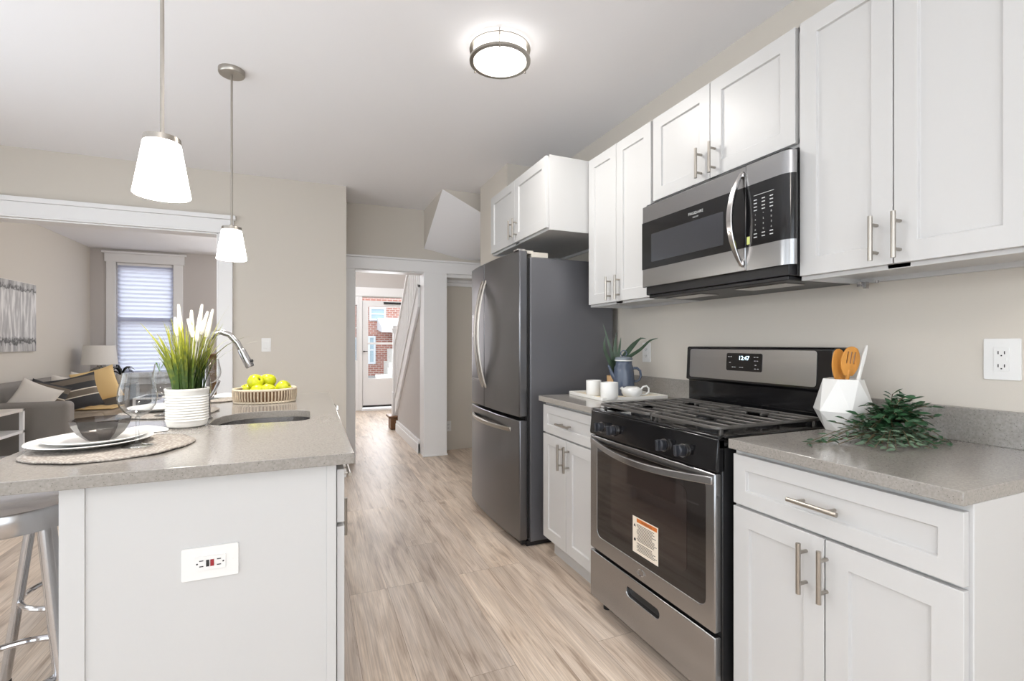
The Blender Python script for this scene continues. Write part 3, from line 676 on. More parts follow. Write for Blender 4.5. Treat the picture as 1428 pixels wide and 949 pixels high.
for i in range(n+1):
    t = i/n; b = 1.492 + .352*t; s_ = math.sin(math.pi*t)**.8
    d = .032 + .050*s_; a = 1.306 + .012*s_
    wd = .006 + .014*math.sin(math.pi*t)**.5
    vs_ += [P(a-wd*.25, b, d-.008), P(a-wd*.35, b, d+.006), P(a+wd*.9, b, d+.006), P(a+wd, b, d-.008)]
for i in range(n):
    for j in range(4): fs.append((i*4+j, i*4+(j+1) % 4, (i+1)*4+(j+1) % 4, (i+1)*4+j))
fs += [(0,1,2,3), tuple(n*4+j for j in (3,2,1,0))]
mb.add(vs_, fs); mb.prism(rect(1.300, 1.322, 1.497, 1.515), .028, .042, (), P); mb.prism(rect(1.300, 1.322, 1.822, 1.840), .028, .042, (), P)
mb.build('handle', M['chrome_soft'], dm, bevel=.003)
# key panel with rounded right-hand end
def ppan(b0, b1, extra=0):
    q = [(MX+.03, DS-.0015), (MX-extra, DS-.0015), (MX-extra, 1.160)]
    for i in range(1, 7):
        a = R(90*i/6); q.append((MX-extra + .03*(1-math.cos(a))+0, 1.160 - (.160-(MY0-1.0))*math.sin(a)))
    return MB().prism(q, b0, b1, (), lambda a, b, d: (a, b, d))
kp = ppan(1.478, 1.862).build('key_panel', M['steel'], mw, smooth=30)
ppan(1.563, 1.785, .0014).build('dark_glass', M['black'], kp, smooth=30)
for ci, ya in enumerate((1.255, 1.222, 1.190)):
    mb = MB()
    for ri, b in enumerate((1.725, 1.713, 1.700, 1.688, 1.672, 1.654, 1.636, 1.618, 1.604, 1.592)):
        wd = (.0065 if ri < 4 or ri > 7 else .002)
        if ri < 4 or ri > 7: mb.prism(rect(ya-wd, ya+wd, b-.0016, b+.0016), .0316, .0320, (), P)
        else: text(mb, '147*258036 '[(ri-4) + 3*ci if ri < 7 else 9] if ri < 7 else '0', .009, P, ya, b-.003, .0320, 'CENTER', True)
    mb.build('key_print', M['print'], kp, smooth=0)
MB().prism(rect(1.18, 1.262, 1.741, 1.7425), .0316, .0320, (), P).build('key_print', M['print'], kp, smooth=0)
MB().prism(rect(1.279, 1.291, 1.572, 1.600), .0316, .0322, (), P).build('tag_sticker', mat('yellow_tag', srgb(206,214,130), .6), kp, smooth=0)

# ------------------------------------------------------------------ refrigerator
fr = thing('refrigerator', 'dark stainless french-door refrigerator with bottom freezer', 'refrigerator', (1.5, 3.06, 0))
FX = 1.118; FY0, FY1 = 2.60, 3.51
B(((1.215, FY0, .03), (1.80, FY1, 1.725))).build('body', M['fridge_side'], fr, bevel=.006)
B(((1.20, FY0+.02, .0), (1.78, FY1-.02, .032))).build('base', M['black_soft'], fr)
B(((1.195, FY0+.012, .05), (1.215, FY1-.012, 1.72))).build('door_gasket', M['rubber'], fr)
def fdoor(name, y0, y1, z0, z1):
    # gently bowed front
    q = [(1.197, y0), (1.197, y1)]; n = 12
    for i in range(n+1):
        t = i/n; y = y1 + (y0-y1)*t; g = (y-(FY0+FY1)/2)/((FY1-FY0)/2)
        q.append((FX + .028*g*g*abs(g)**.5 - .0 , y))
    return MB().prism(q, z0, z1).build(name, M['steel_dark'], fr, bevel=.006, smooth=25)
fd1 = fdoor('door', FY0+.003, 3.1465, .775, 1.762)
fd2 = fdoor('door', 3.1515, FY1-.003, .775, 1.762)
fz = fdoor('freezer_drawer', FY0+.003, FY1-.003, .045, .755)
def bow(pts0, pts1, out, r, parent, nm='handle'):
    mb = MB(); n = 22; p0, p1 = Vector(pts0), Vector(pts1); pp = []
    for i in range(n+1):
        t = i/n; q = p0.lerp(p1, t); q.x -= out*math.sin(math.pi*t)**.75; pp.append(q)
    vs_ = []; fs = []
    ax = (p1-p0).normalized(); side = Vector((1,0,0)).cross(ax)
    for q in pp:
        wv = r
        vs_ += [q + side*wv + Vector((.007,0,0)), q + side*wv*.8 - Vector((.007,0,0)), q - side*wv*.8 - Vector((.007,0,0)), q - side*wv + Vector((.007,0,0))]
    for i in range(n):
        for j in range(4): fs.append((i*4+j, i*4+(j+1) % 4, (i+1)*4+(j+1) % 4, (i+1)*4+j))
    fs += [(0,1,2,3), tuple(n*4+j for j in (3,2,1,0))]
    mb.add(vs_, fs); return mb.build(nm, M['nickel'], parent, bevel=.003)
bow((FX+.004, 3.118, .905), (FX+.004, 3.118, 1.645), .062, .014, fd1)
bow((FX+.004, 3.180, .905), (FX+.004, 3.180, 1.645), .062, .014, fd2)
bow((FX+.012, 2.70, .690), (FX+.012, 3.42, .690), .055, .014, fz)
# water dispenser on the far door
MB().prism(rect(3.27, 3.43, .945, 1.42), 0, .002, (), faceL(FX+.006)).build('dispenser', M['steel'], fd2, bevel=.001)
MB().prism(rect(3.285, 3.415, 1.29, 1.40), 0, .003, (), faceL(FX+.005)).build('dispenser_display', M['mw_glass'], fd2)
MB().prism(rect(3.285, 3.415, .96, 1.26), 0, .0028, (), faceL(FX+.005)).build('dispenser_recess', M['steel_dark'], fd2)
MB().prism(rect(2.665, 2.755, 1.683, 1.700), 0, .004, (), faceL(FX+.024)).build('badge', M['chrome_soft'], fd1, bevel=.001)
# top hinges and covers
M['hinge'] = mat('hinge_grey', srgb(196,190,180), .5)
B(((1.135, FY0+.012, 1.762), (1.19, FY0+.07, 1.772))).build('hinge', M['chrome_soft'], fr, bevel=.002)
B(((1.165, FY0+.01, 1.745), (1.24, FY0+.10, 1.765))).build('hinge_plate', M['hinge'], fr, bevel=.003)
for y in (FY0+.004, FY1-.16): B(((1.225, y, 1.725), (1.335, y+.156, 1.757))).build('hinge_cover', M['hinge'], fr, bevel=.003)
B(((1.17, FY0+.03, .01), (1.20, FY1-.03, .045))).build('toe_grille', M['black_soft'], fr)

# ------------------------------------------------------------------ island
IX0, IX1 = -.735, .115; IY0, IY1 = 1.380, 3.17
isl = thing('kitchen_island', 'white kitchen island cabinet with outlet on its end panel', 'island', (-.22, 2.27, 0))
PYX0 = -.522
mb = B(((PYX0, IY0+.035, .0), (.068, IY0+.06, .884)), ((PYX0, IY0+.06, 0), (PYX0+.02, IY1-.04, .884)), ((PYX0, IY1-.06, 0), (.068, IY1-.04, .884)), ((PYX0+.02, IY0+.06, .10), (.072, IY1-.06, .12)), ((.052, IY0+.06, .12), (.072, IY1-.06, .18)), ((.052, IY0+.06, .86), (.072, IY1-.06, .884)), ((.052, IY0+.06, .12), (.072, IY0+.1, .86)), ((.052, 2.03, .12), (.072, 2.07, .86)), ((.052, 2.56, .12), (.072, 2.6, .86)))
mb.build('carcass', M['cab'], isl, bevel=.002)
for x0, x1 in ((PYX0-.002, PYX0+.045), (.045, .070)): B(((x0, IY0+.030, 0), (x1, IY0+.035, .884))).build('corner_trim', M['cab'], isl, bevel=.0012)
B(((-.01, IY0+.06, 0), (.015, IY1-.06, .10))).build('toe_kick', M['cab'], isl)
PR = faceR(.072)
dd = shaker(PR, IY0+.042, 2.045, .715, .862, rail=.045)
dd.build('drawer', M['cab'], isl, bevel=.0012); bar_handle(PR, 1.72, .785, .135, False, bpy.context.scene.objects[-1] if False else isl.children[-1], .02)
d = shaker(PR, IY0+.042, 2.045, .118, .703).build('door', M['cab'], isl, bevel=.0012); bar_handle(PR, 1.86, .580, .135, True, d, .02)
d = shaker(PR, 2.055, 2.32, .118, .862).build('door', M['cab'], isl, bevel=.0012); bar_handle(PR, 2.29, .60, .135, True, d, .02)
d = shaker(PR, 2.32+.004, 2.585, .118, .862).build('door', M['cab'], isl, bevel=.0012); bar_handle(PR, 2.36, .60, .135, True, d, .02)
d = MB().prism(rect(2.595, 3.125, .118, .862), 0, .022, (), PR).build('dishwasher_front', M['steel'], isl, bevel=.003)
mb = MB(); mb.tube([PR(2.62 + .48*i/20, .855, .025 + .045*math.sin(math.pi*i/20)**.4) for i in range(21)], .009, 10); mb.build('bow_handle', M['chrome'], d)
# outlet on the end panel
def decor_outlet(label, P, a, b, wide, tall, horiz, gfci, group):
    r = thing('wall_outlet', label, 'outlet', P(a, b, 0), group)
    MB().prism(rrect(a-wide/2, a+wide/2, b-tall/2, b+tall/2, .004, 3), 0, .005, (), P).build('cover_plate', M['white_plastic'], r, bevel=.0015)
    iw, ih = (.068, .034) if horiz else (.034, .068)
    f = MB().prism(rrect(a-iw/2, a+iw/2, b-ih/2, b+ih/2, .002, 3), .005, .0075, (), P).build('socket_face', M['white_plastic'], r, bevel=.0008)
    q = (lambda u, v: (a+u, b+v)) if horiz else (lambda u, v: (a+v, b+u))
    for sgn in (-1, 1):
        mb = MB()
        for (u, v, hu, hv) in ((.019*sgn, .007, .0045, .0012), (.019*sgn, -.007, .0045, .0012)):
            ca, cb = q(u, v); hu2, hv2 = (hu, hv) if horiz else (hv, hu)
            mb.prism(rect(ca-hu2, ca+hu2, cb-hv2, cb+hv2), .0075, .0078, (), P)
        ca, cb = q((.028 if horiz and sgn < 0 else .0285)*sgn if horiz else (.0105 if sgn > 0 else -.0275), 0)
        mb.prism(rrect(ca-.002, ca+.002, cb-.002, cb+.002, .0018, 3), .0075, .0078, (), P)
        mb.build('socket_slots', M['dark'], f, smooth=0)
    if gfci:
        MB().prism(rect(a-.0085, a-.002, b-.008, b+.008), .0075, .0095, (), P).build('test_button', M['dark'], f)
        MB().prism(rect(a+.0005, a+.0085, b-.008, b+.008), .0075, .0095, (), P).build('reset_button', M['red'], f)
    else:
        MB().prism(rect(a-.012, a+.012, b-.004, b-.0005), .0075, .009, (), P).build('reset_button', M['white_plastic'], f)
        MB().prism(rect(a-.012, a+.012, b+.0005, b+.004), .0075, .009, (), P).build('test_button', M['white_plastic'], f)
    for sgn in (-1, 1):
        ca, cb = q(.048*sgn, 0); MB().prism(rrect(ca-.0025, ca+.0025, cb-.0025, cb+.0025, .0024, 3), .005, .0056, (), P).build('screw', M['white_plastic'], r)
    return r
decor_outlet('white outlet with black and red buttons on the island end panel', faceF(IY0+.035), -.2275, .663, .124, .080, True, True, 'wall outlets')
decor_outlet('white double outlet on the wall above the right counter', faceL(XW), .737, 1.166, .082, .120, False, False, 'wall outlets')
decor_outlet('white outlet on the wall behind the blue kettle', faceL(XW), 2.335, 1.158, .072, .115, False, False, 'wall outlets')
decor_outlet('white outlet low on the taupe recess wall beside the white post', faceF(5.335), 1.46, .27, .072, .115, False, False, 'wall outlets')
# light switch on the beige wall
r = thing('light_switch', 'white rocker light switch on the beige wall beside the opening', 'light switch', (-.335, Y1, 1.2))
Pm = faceF(Y1)
MB().prism(rrect(-.371, -.299, 1.141, 1.256, .004, 3), 0, .005, (), Pm).build('cover_plate', M['white_plastic'], r, bevel=.0015)
MB().prism(rect(-.352, -.318, 1.166, 1.231), .005, .009, (), Pm).build('rocker', M['white_plastic'], r, bevel=.001)

# island worktop with sink cut-out
it = thing('island_countertop', 'speckled grey quartz island countertop with an undermount sink cut-out', 'countertop', (-.3, 2.27, .884))
hole = [(-.335,2.06),(-.30,2.03),(-.05,2.03)] + [(-.05+.055*math.sin(R(10*i)), 2.085-.055*math.cos(R(10*i))) for i in range(1, 10)] + [(.005,2.28)] + [(-.085+.09*math.cos(R(10*i)), 2.28+.09*math.sin(R(10*i))) for i in range(1, 10)] + [(-.20,2.372),(-.25,2.362),(-.29,2.33),(-.325,2.27),(-.34,2.20),(-.342,2.12)]
MB().prism(rect(IX0, IX1, IY0, IY1), .884, .914, [hole]).build('slab', M['quartz'], it, bevel=.002)
sk = thing('sink', 'stainless undermount sink set into the island countertop', 'sink', (-.165, 2.2, .70))
mb = MB(); c0 = Vector((-.167, 2.2, 0)); loops = []
for (s_, z) in ((1.10, .8835), (1.015, .8835), (1.01, .86), (.99, .76), (.93, .722), (.80, .712), (.1, .708)):
    loops.append([(c0.x+(x-c0.x)*s_, c0.y+(y-c0.y)*s_, z) for x, y in hole])
k = len(hole); vs_ = [p for l in loops for p in l]; fs = []
for i in range(len(loops)-1):
    for j in range(k): fs.append((i*k+j, i*k+(j+1) % k, (i+1)*k+(j+1) % k, (i+1)*k+j))
mb.add(vs_, fs); mb.build('basin', M['chrome_soft'], sk, smooth=50)
MB().lathe([(0,.004),(.028,.004),(.036,.008),(.04,.006),(.04,0),(0,0)], (-.167, 2.2, .7075), 24).build('drain', M['chrome'], sk)
# faucet
fa = thing('faucet', 'brushed pull-down gooseneck faucet rising behind the potted grass', 'faucet', (-.375, 2.215, .914))
MB().lathe([(0,0),(.026,0),(.026,.008),(.019,.014),(.0175,.16),(.015,.175),(0,.175)], (-.375, 2.215, .914), 20).build('base_column', M['chrome_soft'], fa)
ctrl = [(-.375,2.215,1.08),(-.375,2.215,1.14),(-.374,2.215,1.19),(-.366,2.215,1.224),(-.345,2.215,1.25),(-.321,2.215,1.257),(-.292,2.215,1.246),(-.264,2.215,1.213),(-.247,2.215,1.177)]
dirn = (Vector(ctrl[-1]) - Vector(ctrl[-2])).normalized()
MB().tube(ctrl, .0115, 14).build('gooseneck', M['chrome_soft'], fa, smooth=50)
tip = Vector(ctrl[-1])
MB().tube([tip - dirn*.012, tip - dirn*.006, tip + dirn*.025, tip + dirn*.062, tip + dirn*.068], [.0125, .0145, .0155, .0175, .015], 16).build('spray_head', M['chrome_soft'], fa, smooth=40)
mb = MB(); q = tip + dirn*.045; mb.tube([q + Vector((.012,-.006,.004)), q + Vector((.019,-.008,.006))], .006, 8); mb.build('spray_button', M['black_soft'], fa)
mb = MB(); mb.tube([(-.362,2.20,1.00), (-.350,2.185,1.005)], .012, 12); mb.tube([(-.352,2.188,1.003), (-.335,2.17,1.03), (-.318,2.15,1.068)], [.0065,.006,.005], 10); mb.build('lever', M['chrome_soft'], fa)

# ------------------------------------------------------------------ bar stools
def stool(label, x, y, rot):
    r = thing('bar_stool', label, 'bar stool', (0, 0, 0), 'bar stools under the island overhang')
    prof = [(0,.735),(.06,.733),(.12,.738),(.165,.752),(.195,.775),(.203,.778),(.206,.772),(.206,.728),(.200,.718),(.185,.715),(0,.712)]
    MB().lathe(prof, (0,0,0), 40).build('seat', M['chrome_soft'], r, smooth=40)
    for k in range(4):
        a = R(90*k) + rot; c, s_ = math.cos(a), math.sin(a)
        l = MB().tube([(.115*c,.115*s_,.714),(.20*c,.20*s_,.02)], .0155, 14).build('leg', M['chrome_soft'], r)
        MB().lathe([(0,0),(.018,0),(.018,.022),(0,.024)], (.20*c,.20*s_,0), 14).build('foot_cap', M['rubber'], l)
    rr = .162
    MB().tube([(rr*math.cos(R(a)), rr*math.sin(R(a)), .29) for a in range(0, 360, 10)], .0095, 10, close=True).build('foot_ring', M['chrome'], r)
    r.location = (x, y, 0)
    return r
stool('chrome bar stool at the near end of the island overhang', -.785, 1.80, R(-27))
stool('chrome bar stool behind the nearest one, mostly hidden by the island', -.80, 2.33, R(20))

# ------------------------------------------------------------------ lamps
def pendant(label, x, y, zb, watt):
    r = thing('pendant_lamp', label, 'pendant lamp', (x, y, H), 'frosted glass pendants over the island')
    MB().lathe([(0,0),(.062,0),(.062,-.02),(.058,-.026),(0,-.026)], (x, y, H), 32).build('canopy', M['nickel'], r)
    MB().tube([(x, y, H-.02), (x, y, zb+.17)], .0052, 10).build('rod', M['nickel'], r)
    MB().lathe([(0,.178),(.012,.178),(.012,.170),(.046,.168),(.047,.152),(.044,.150),(0,.150)], (x, y, zb), 32).build('shade_cap', M['nickel'], r)
    MB().lathe([(.0455,.155),(.047,.15),(.0705,.006),(.071,.001),(.068,0),(.066,.005),(.044,.146),(.0425,.15)], (x, y, zb), 40).build('lamp_shade', M['shade'], r, smooth=60)
    point('pendant_light', (x, y, zb+.02), watt, .04)
    return r
pendant('nearer frosted glass pendant lamp hanging over the island place setting', -.392, 1.685, 1.640, 15)
pendant('farther frosted glass pendant lamp hanging in front of the white casing', -.370, 2.885, 1.648, 15)
def flush(label, x, y, watt, group):
    r = thing('ceiling_light', label, 'ceiling light', (x, y, H), group)
    MB().lathe([(0,0),(.12,0),(.125,-.010),(.125,-.06),(.118,-.078),(.10,-.084),(0,-.087)], (x, y, H), 48).build('diffuser', M['diffuser'], r, smooth=60)
    for k, (z, w_) in enumerate(((-.012, .006), (-.062, .012))):
        MB().lathe([(.139,z),(.146,z),(.147,z-w_*.5),(.146,z-w_),(.128,z-w_),(.1275,z-w_*.6),(.139,z)], (x, y, H), 56).build('trim_ring', M['nickel'], r, smooth=40)
    for a in (248, 8, 128):
        mb = MB(); c, s_ = math.cos(R(a)), math.sin(R(a)); mb.tube([(x+.1425*c, y+.1425*s_, H-.001), (x+.1425*c, y+.1425*s_, H-.08)], .003, 8); mb.lathe([(0,0),(.005,0),(.005,-.008),(0,-.010)], (x+.1425*c, y+.1425*s_, H-.076), 10)
        mb.build('spacer_pin', M['nickel'], r)
    l = bpy.data.lights.new('ceiling_bulb', 'AREA'); l.shape = 'DISK'; l.size = .22; l.energy = watt; l.color = (1, .97, .92)
    lo = bpy.data.objects.new('ceiling_bulb', l); COL.objects.link(lo); lo.location = (x, y, H-.095)
    return r
flush('round flush ceiling light with two nickel rings above the aisle', .848, 2.16, 9.5, 'flush ceiling lights')
point('rear_kitchen_ceiling_bulb', (-.2, -.9, H-.2), 14, .12)
point('living_room_fill', (-1.2, 7.0, H-.2), 6, .15, (1, .97, .93))  # unseen lamp without fixture, added to light the living room
point('hall_fill', (.6, 7.2, H-.2), 34, .15, (.95, .97, 1))  # added fill lamp for the hall, out of view and without fixture

# ------------------------------------------------------------------ island dressing
def placemat(label, x, y, r_, seed):
    rnd = random.Random(seed); n = 48; ph = [rnd.uniform(0, 6.28) for _ in range(3)]; k = 9
    mb = MB(); vs_ = []; fs = []
    for i in range(k+1):
        for j in range(n):
            a = 2*math.pi*j/n; rr = r_*i/k*(1 + .018*math.sin(7*a+ph[0]) + .012*math.sin(13*a+ph[1]))
            z = .9175 + (.0014*(1+math.sin(5*a+ph[2])) if i == k else 0); vs_.append((x+rr*math.cos(a), y+rr*math.sin(a), z))
    for i in range(k):
        for j in range(n): fs.append((i*n+j, i*n+(j+1) % n, (i+1)*n+(j+1) % n, (i+1)*n+j))
    mb.add(vs_, fs)
    o = mb.build('placemat', M['mat_weave'], solid=.004); return tag(o, label, 'placemat', 'woven placemats on the island')
placemat('round woven placemat under the smoked glass bowl and plates', -.509, 1.698, .190, 1)
placemat('round woven placemat partly hidden behind the white ribbed planter', -.545, 2.46, .178, 2)
placemat('round woven placemat at the far end of the island', -.50, 2.955, .178, 3)
def plate(name, label, x, y, z, r_, group):
    prof = [(0,0),(r_*.55,0),(r_*.6,.002),(r_*.72,.006),(r_*.97,.014),(r_,.016),(r_*.99,.018),(r_*.72,.010),(r_*.6,.0055),(0,.005)]
    o = MB().lathe(prof, (x, y, z), 56).build(name, M['ceramic'], smooth=50)
    return tag(o, label, 'plate', group)
plate('dinner_plate', 'large white dinner plate lying on the nearest placemat', -.576, 1.755, .9205, .144, 'white plates on the island')
plate('salad_plate', 'smaller white plate under the smoked glass bowl', -.568, 1.758, .9265, .118, 'white plates on the island')
plate('dinner_plate', 'white plate on the placemat behind the ribbed planter', -.600, 2.545, .9205, .115, 'white plates on the island')
plate('dinner_plate', 'white plate on the farthest placemat', -.598, 3.0, .9205, .10, 'white plates on the island')
# faceted smoked bowl
mb = MB(); n = 9; bx, by, bz = -.556, 1.757, .934
pr_ = [(.0,.0),(.034,.0),(.055,.020),(.067,.042),(.072,.060)]
mb.lathe(pr_, (bx, by, bz), n)
o = mb.build('glass_bowl', M['smoke'], smooth=20); tag(o, 'smoked glass bowl with facets on the stacked white plates', 'bowl')
def wine_glass(label, x, y, z=.914, s_=1):
    r = thing('wine_glass', label, 'wine glass', (x, y, z), 'clear wine glasses on the island')
    b = [(0,.081),(.006,.082),(.016,.086),(.032,.098),(.043,.116),(.047,.136),(.045,.158),(.039,.186),(.0355,.208)]
    inn = [(.0345,.208),(.038,.186),(.044,.158),(.046,.136),(.042,.117),(.031,.1),(.015,.089),(0,.087)]
    MB().lathe([(q*s_, h*s_) for q, h in b], (x, y, z), 36).build('bowl', M['clear'], r, smooth=60)
    MB().lathe([(q*s_, h*s_) for q, h in [(0,.086),(.006,.082),(.0042,.07),(.0038,.04),(.0045,.018),(.008,.008)]], (x, y, z), 20).build('stem', M['clear'], r, smooth=60)
    MB().lathe([(q*s_, h*s_) for q, h in [(.008,.008),(.02,.004),(.036,.0018),(.037,.0008),(.036,0),(0,0)]], (x, y, z), 36).build('foot', M['clear'], r, smooth=60)
    return r
wine_glass('clear wine glass on the nearest placemat in front of the bowl', -.447, 1.672, .9215)
wine_glass('clear wine glass standing right of the potted grass', -.472, 2.94, .9215)
wine_glass('clear wine glass half hidden behind the left of the potted grass', -.535, 2.345, .9215)
def napkin(label, x, y, z, wx, wy, rot, seed):
    rnd = random.Random(seed); n = 14; mb = MB(); vs_ = []; fs = []
    ca, sa = math.cos(rot), math.sin(rot)
    for side in (1, -1):
        for i in range(n+1):
            for j in range(n+1):
                u = i/n*2-1; v = j/n*2-1; e = max(0, (1-abs(u)**5)*(1-abs(v)**5))
                a, b = u*wx*(1-.06*v*v), v*wy*(1-.08*u*u)
                zz = z + (.0125 if side > 0 else .0)*e + (.004*math.sin(4*u+seed)*e if side > 0 else 0) + .0015
                vs_.append((x+ca*a-sa*b, y+sa*a+ca*b, zz))
    m = (n+1)*(n+1)
    for s2 in (0, m):
        for i in range(n):
            for j in range(n): fs.append((s2+i*(n+1)+j, s2+(i+1)*(n+1)+j, s2+(i+1)*(n+1)+j+1, s2+i*(n+1)+j+1))
    mb.add(vs_, fs); o = mb.build('napkin', M['linen'], smooth=60); return tag(o, label, 'napkin', 'white napkins on the island')
napkin('white folded napkin lying behind the nearest wine glass', -.530, 1.985, .914, .085, .045, R(12), 1)
napkin('white folded napkin at the far wine glass', -.415, 3.045, .9205, .08, .055, R(-10), 2)
# potted grass
pg = thing('potted_grass', 'white ribbed planter of yellow-green grass with white flower spikes', 'potted plant', (-.402, 2.050, .914))
prof = [(0,0),(.050,0),(.060,.006),(.0635,.018)]
for i in range(11):
    z = .022 + i*.0092; prof += [(.0640,z),(.0664,z+.0046)]
prof += [(.0665,.128),(.0685,.131),(.0685,.138),(.063,.138),(.0615,.12),(0,.12)]
MB().lathe(prof, (-.402, 2.050, .914), 56).build('pot', M['ceramic_matte'], pg, smooth=40)
mb = MB(); mb.lathe([(0,.118),(.060,.118)], (-.402, 2.050, .914), 24); mb.build('soil', M['soil'], pg)
rnd = random.Random(11); mb = MB(); base = Vector((-.402, 2.050, 1.03)); camr = Vector((.9215,-.3884,0)); camf = Vector((.3884,.9215,0))
def blade(mb, a0, lean, ht, wd, droop, off):
    d = camr*math.cos(a0) + camf*math.sin(a0); p0 = base + d*off*.050; pts = []; ws = []; n = 9
    for i in range(n+1):
        t = i/n; out = lean*(t**1.6); z = ht*(t - droop*t**3)
        pts.append(p0 + d*out + Vector((0,0,z))); ws.append(wd*(1-t**2.2)*.98 + .0006)
    side = d.cross(Vector((0,0,1))) + d*rnd.uniform(-.8,.8) + camr*.7
    mb.ribbon(pts, ws, side)
for i in range(170):
    a0 = rnd.uniform(0, 6.283); f_ = rnd.random()
    blade(mb, a0, rnd.uniform(.0, .075)*(1 if f_ < .8 else 1.4), rnd.uniform(.12, .29), rnd.uniform(.006, .011), rnd.uniform(0, .15), rnd.random())
for (a0, lean, ht, dr) in ((R(176), .15, .27, .05), (R(170), .115, .22, .05), (R(185), .09, .18, 0), (R(168), .10, .16, 0), (R(4), .20, .30, .3), (R(10), .17, .28, .27), (R(-8), .15, .27, .25), (R(0), .10, .26, .0), (R(20), .09, .30, 0), (R(-10), .14, .33, .05), (R(190), .07, .22, 0), (R(5), .255, .29, .33)):
    blade(mb, a0, lean, ht, .010, dr, .6)
mb.build('foliage', M['grass'], pg, smooth=60)
def pix(px, py, F):   # a point at forward distance F seen at a photo pixel
    u = (px-714)/672.5452; v = (478.283-py)/672.5452
    return Vector((F*(.3884+u*.9215), F*(.9215-u*.3884), CAM_H + F*v))
for (x0, y0, x1, y1, F) in ((252,462,249,424,1.75),(247,468,244,442,1.73),(268,465,267,432,1.78),(270,470,262,444,1.74),(277,458,282,424,1.78),(280,466,290,434,1.75),(288,470,297,431,1.76),(274,476,276,452,1.72)):
    p0, p1 = pix(x0,y0,F), pix(x1,y1,F); mb = MB(); n = 8
    mb.tube([p0.lerp(p1, i/n) for i in range(n+1)], [.006,.0085,.0088,.0082,.0075,.0066,.0058,.0055,.0035], 10)
    mb.tube([base + (p0-base)*.0 + Vector(((p0.x-base.x)*.3, (p0.y-base.y)*.3, 0)), p0], .0016, 6)
    mb.build('flower_spike', M['flower'], pg, smooth=60)
# basket of yellow-green fruit
bk = thing('fruit_basket', 'oval woven basket holding yellow-green fruit on the island', 'basket', (-.205, 2.77, .914))
cx, cy, ra, rb = -.205, 2.77, .142, .125
mb = MB(); mb.lathe([(0,.004),(.92,.004),(.97,.008),(1,.056),(1,.064),(.965,.064),(.95,.056),(.92,.012),(0,.008)], (0,0,0), 40)
mb.v = [Vector((cx+v.x*ra, cy+v.y*rb, .914+v.z)) for v in mb.v]; mb.build('liner', mat('basket_liner', srgb(112,84,58), .9), bk)
mb = MB()
for j in range(58):
    a = 2*math.pi*j/58; c, s_ = math.cos(a), math.sin(a)
    mb.tube([(cx+ra*.975*c, cy+rb*.975*s_, .914), (cx+ra*1.02*c, cy+rb*1.02*s_, .945), (cx+ra*1.02*c, cy+rb*1.02*s_, .978)], .0042, 6)
mb.build('reeds', mat('pale_reed', srgb(196,178,154), .8, var=.25, vscale=40), bk)
M['reed_rim'] = mat('reed_rim', srgb(222,208,184), .8)
MB().tube([(cx+ra*1.01*math.cos(R(a)), cy+rb*1.01*math.sin(R(a)), .980) for a in range(0,360,8)], .0055, 8, close=True).build('top_rim', M['reed_rim'], bk)
mb = MB(); mb.tube([(cx+ra*.98*math.cos(R(a)), cy+rb*.98*math.sin(R(a)), .9195) for a in range(0,360,8)], .005, 8, close=True)
mb.build('base_rim', M['reed_rim'], bk)
def fruit(label, x, y, z, r_, tilt):
    r = thing('yellow_apple', label, 'fruit', (x, y, z-r_*.85), 'yellow-green fruit in the basket')
    T = Matrix.Translation((x, y, z)) @ Matrix.Rotation(tilt[0], 4, 'X') @ Matrix.Rotation(tilt[1], 4, 'Y')
    mb = MB(); mb.xf = T
    mb.lathe([(0,-.80*r_),(.22*r_,-.86*r_),(.55*r_,-.78*r_),(.85*r_,-.45*r_),(1.0*r_,.05*r_),(.93*r_,.45*r_),(.68*r_,.76*r_),(.38*r_,.87*r_),(.16*r_,.80*r_),(0,.66*r_)], (0,0,0), 24); mb.build('flesh', M['apple'], r, smooth=70)
    mb = MB(); mb.xf = T; mb.tube([(0,0,.66*r_), (.05*r_,0,.95*r_)], .0016, 6); mb.lathe([(.12*r_,.80*r_),(.06*r_,.74*r_),(0,.70*r_)], (0,0,0), 10); mb.build('stem', M['stem'], r)
    return r
for (lb, px, py, F, r_, tl) in (
    ('yellow-green fruit at the left end of the basket', 345, 544, 2.53, .036, (.3,-.4)),
    ('yellow-green fruit at the basket front, left of centre', 359, 546, 2.46, .036, (-.6,.2)),
    ('yellow-green fruit at the basket front, under the topmost one', 374, 545, 2.45, .038, (-.4,.3)),
    ('yellow-green fruit at the right end of the basket', 395, 541, 2.50, .040, (.5,1.0)),
    ('yellow-green fruit on top of the pile, left, with dark stem end', 356, 532.5, 2.49, .040, (.9,.7)),
    ('yellow-green fruit on top of the pile, right', 374, 531, 2.56, .040, (-.2,.2)),
    ('yellow-green fruit low in the back of the basket', 366, 543, 2.62, .038, (.1,.1))):
    p = pix(px, py, F); fruit(lb, p.x, p.y, p.z, r_, tl)

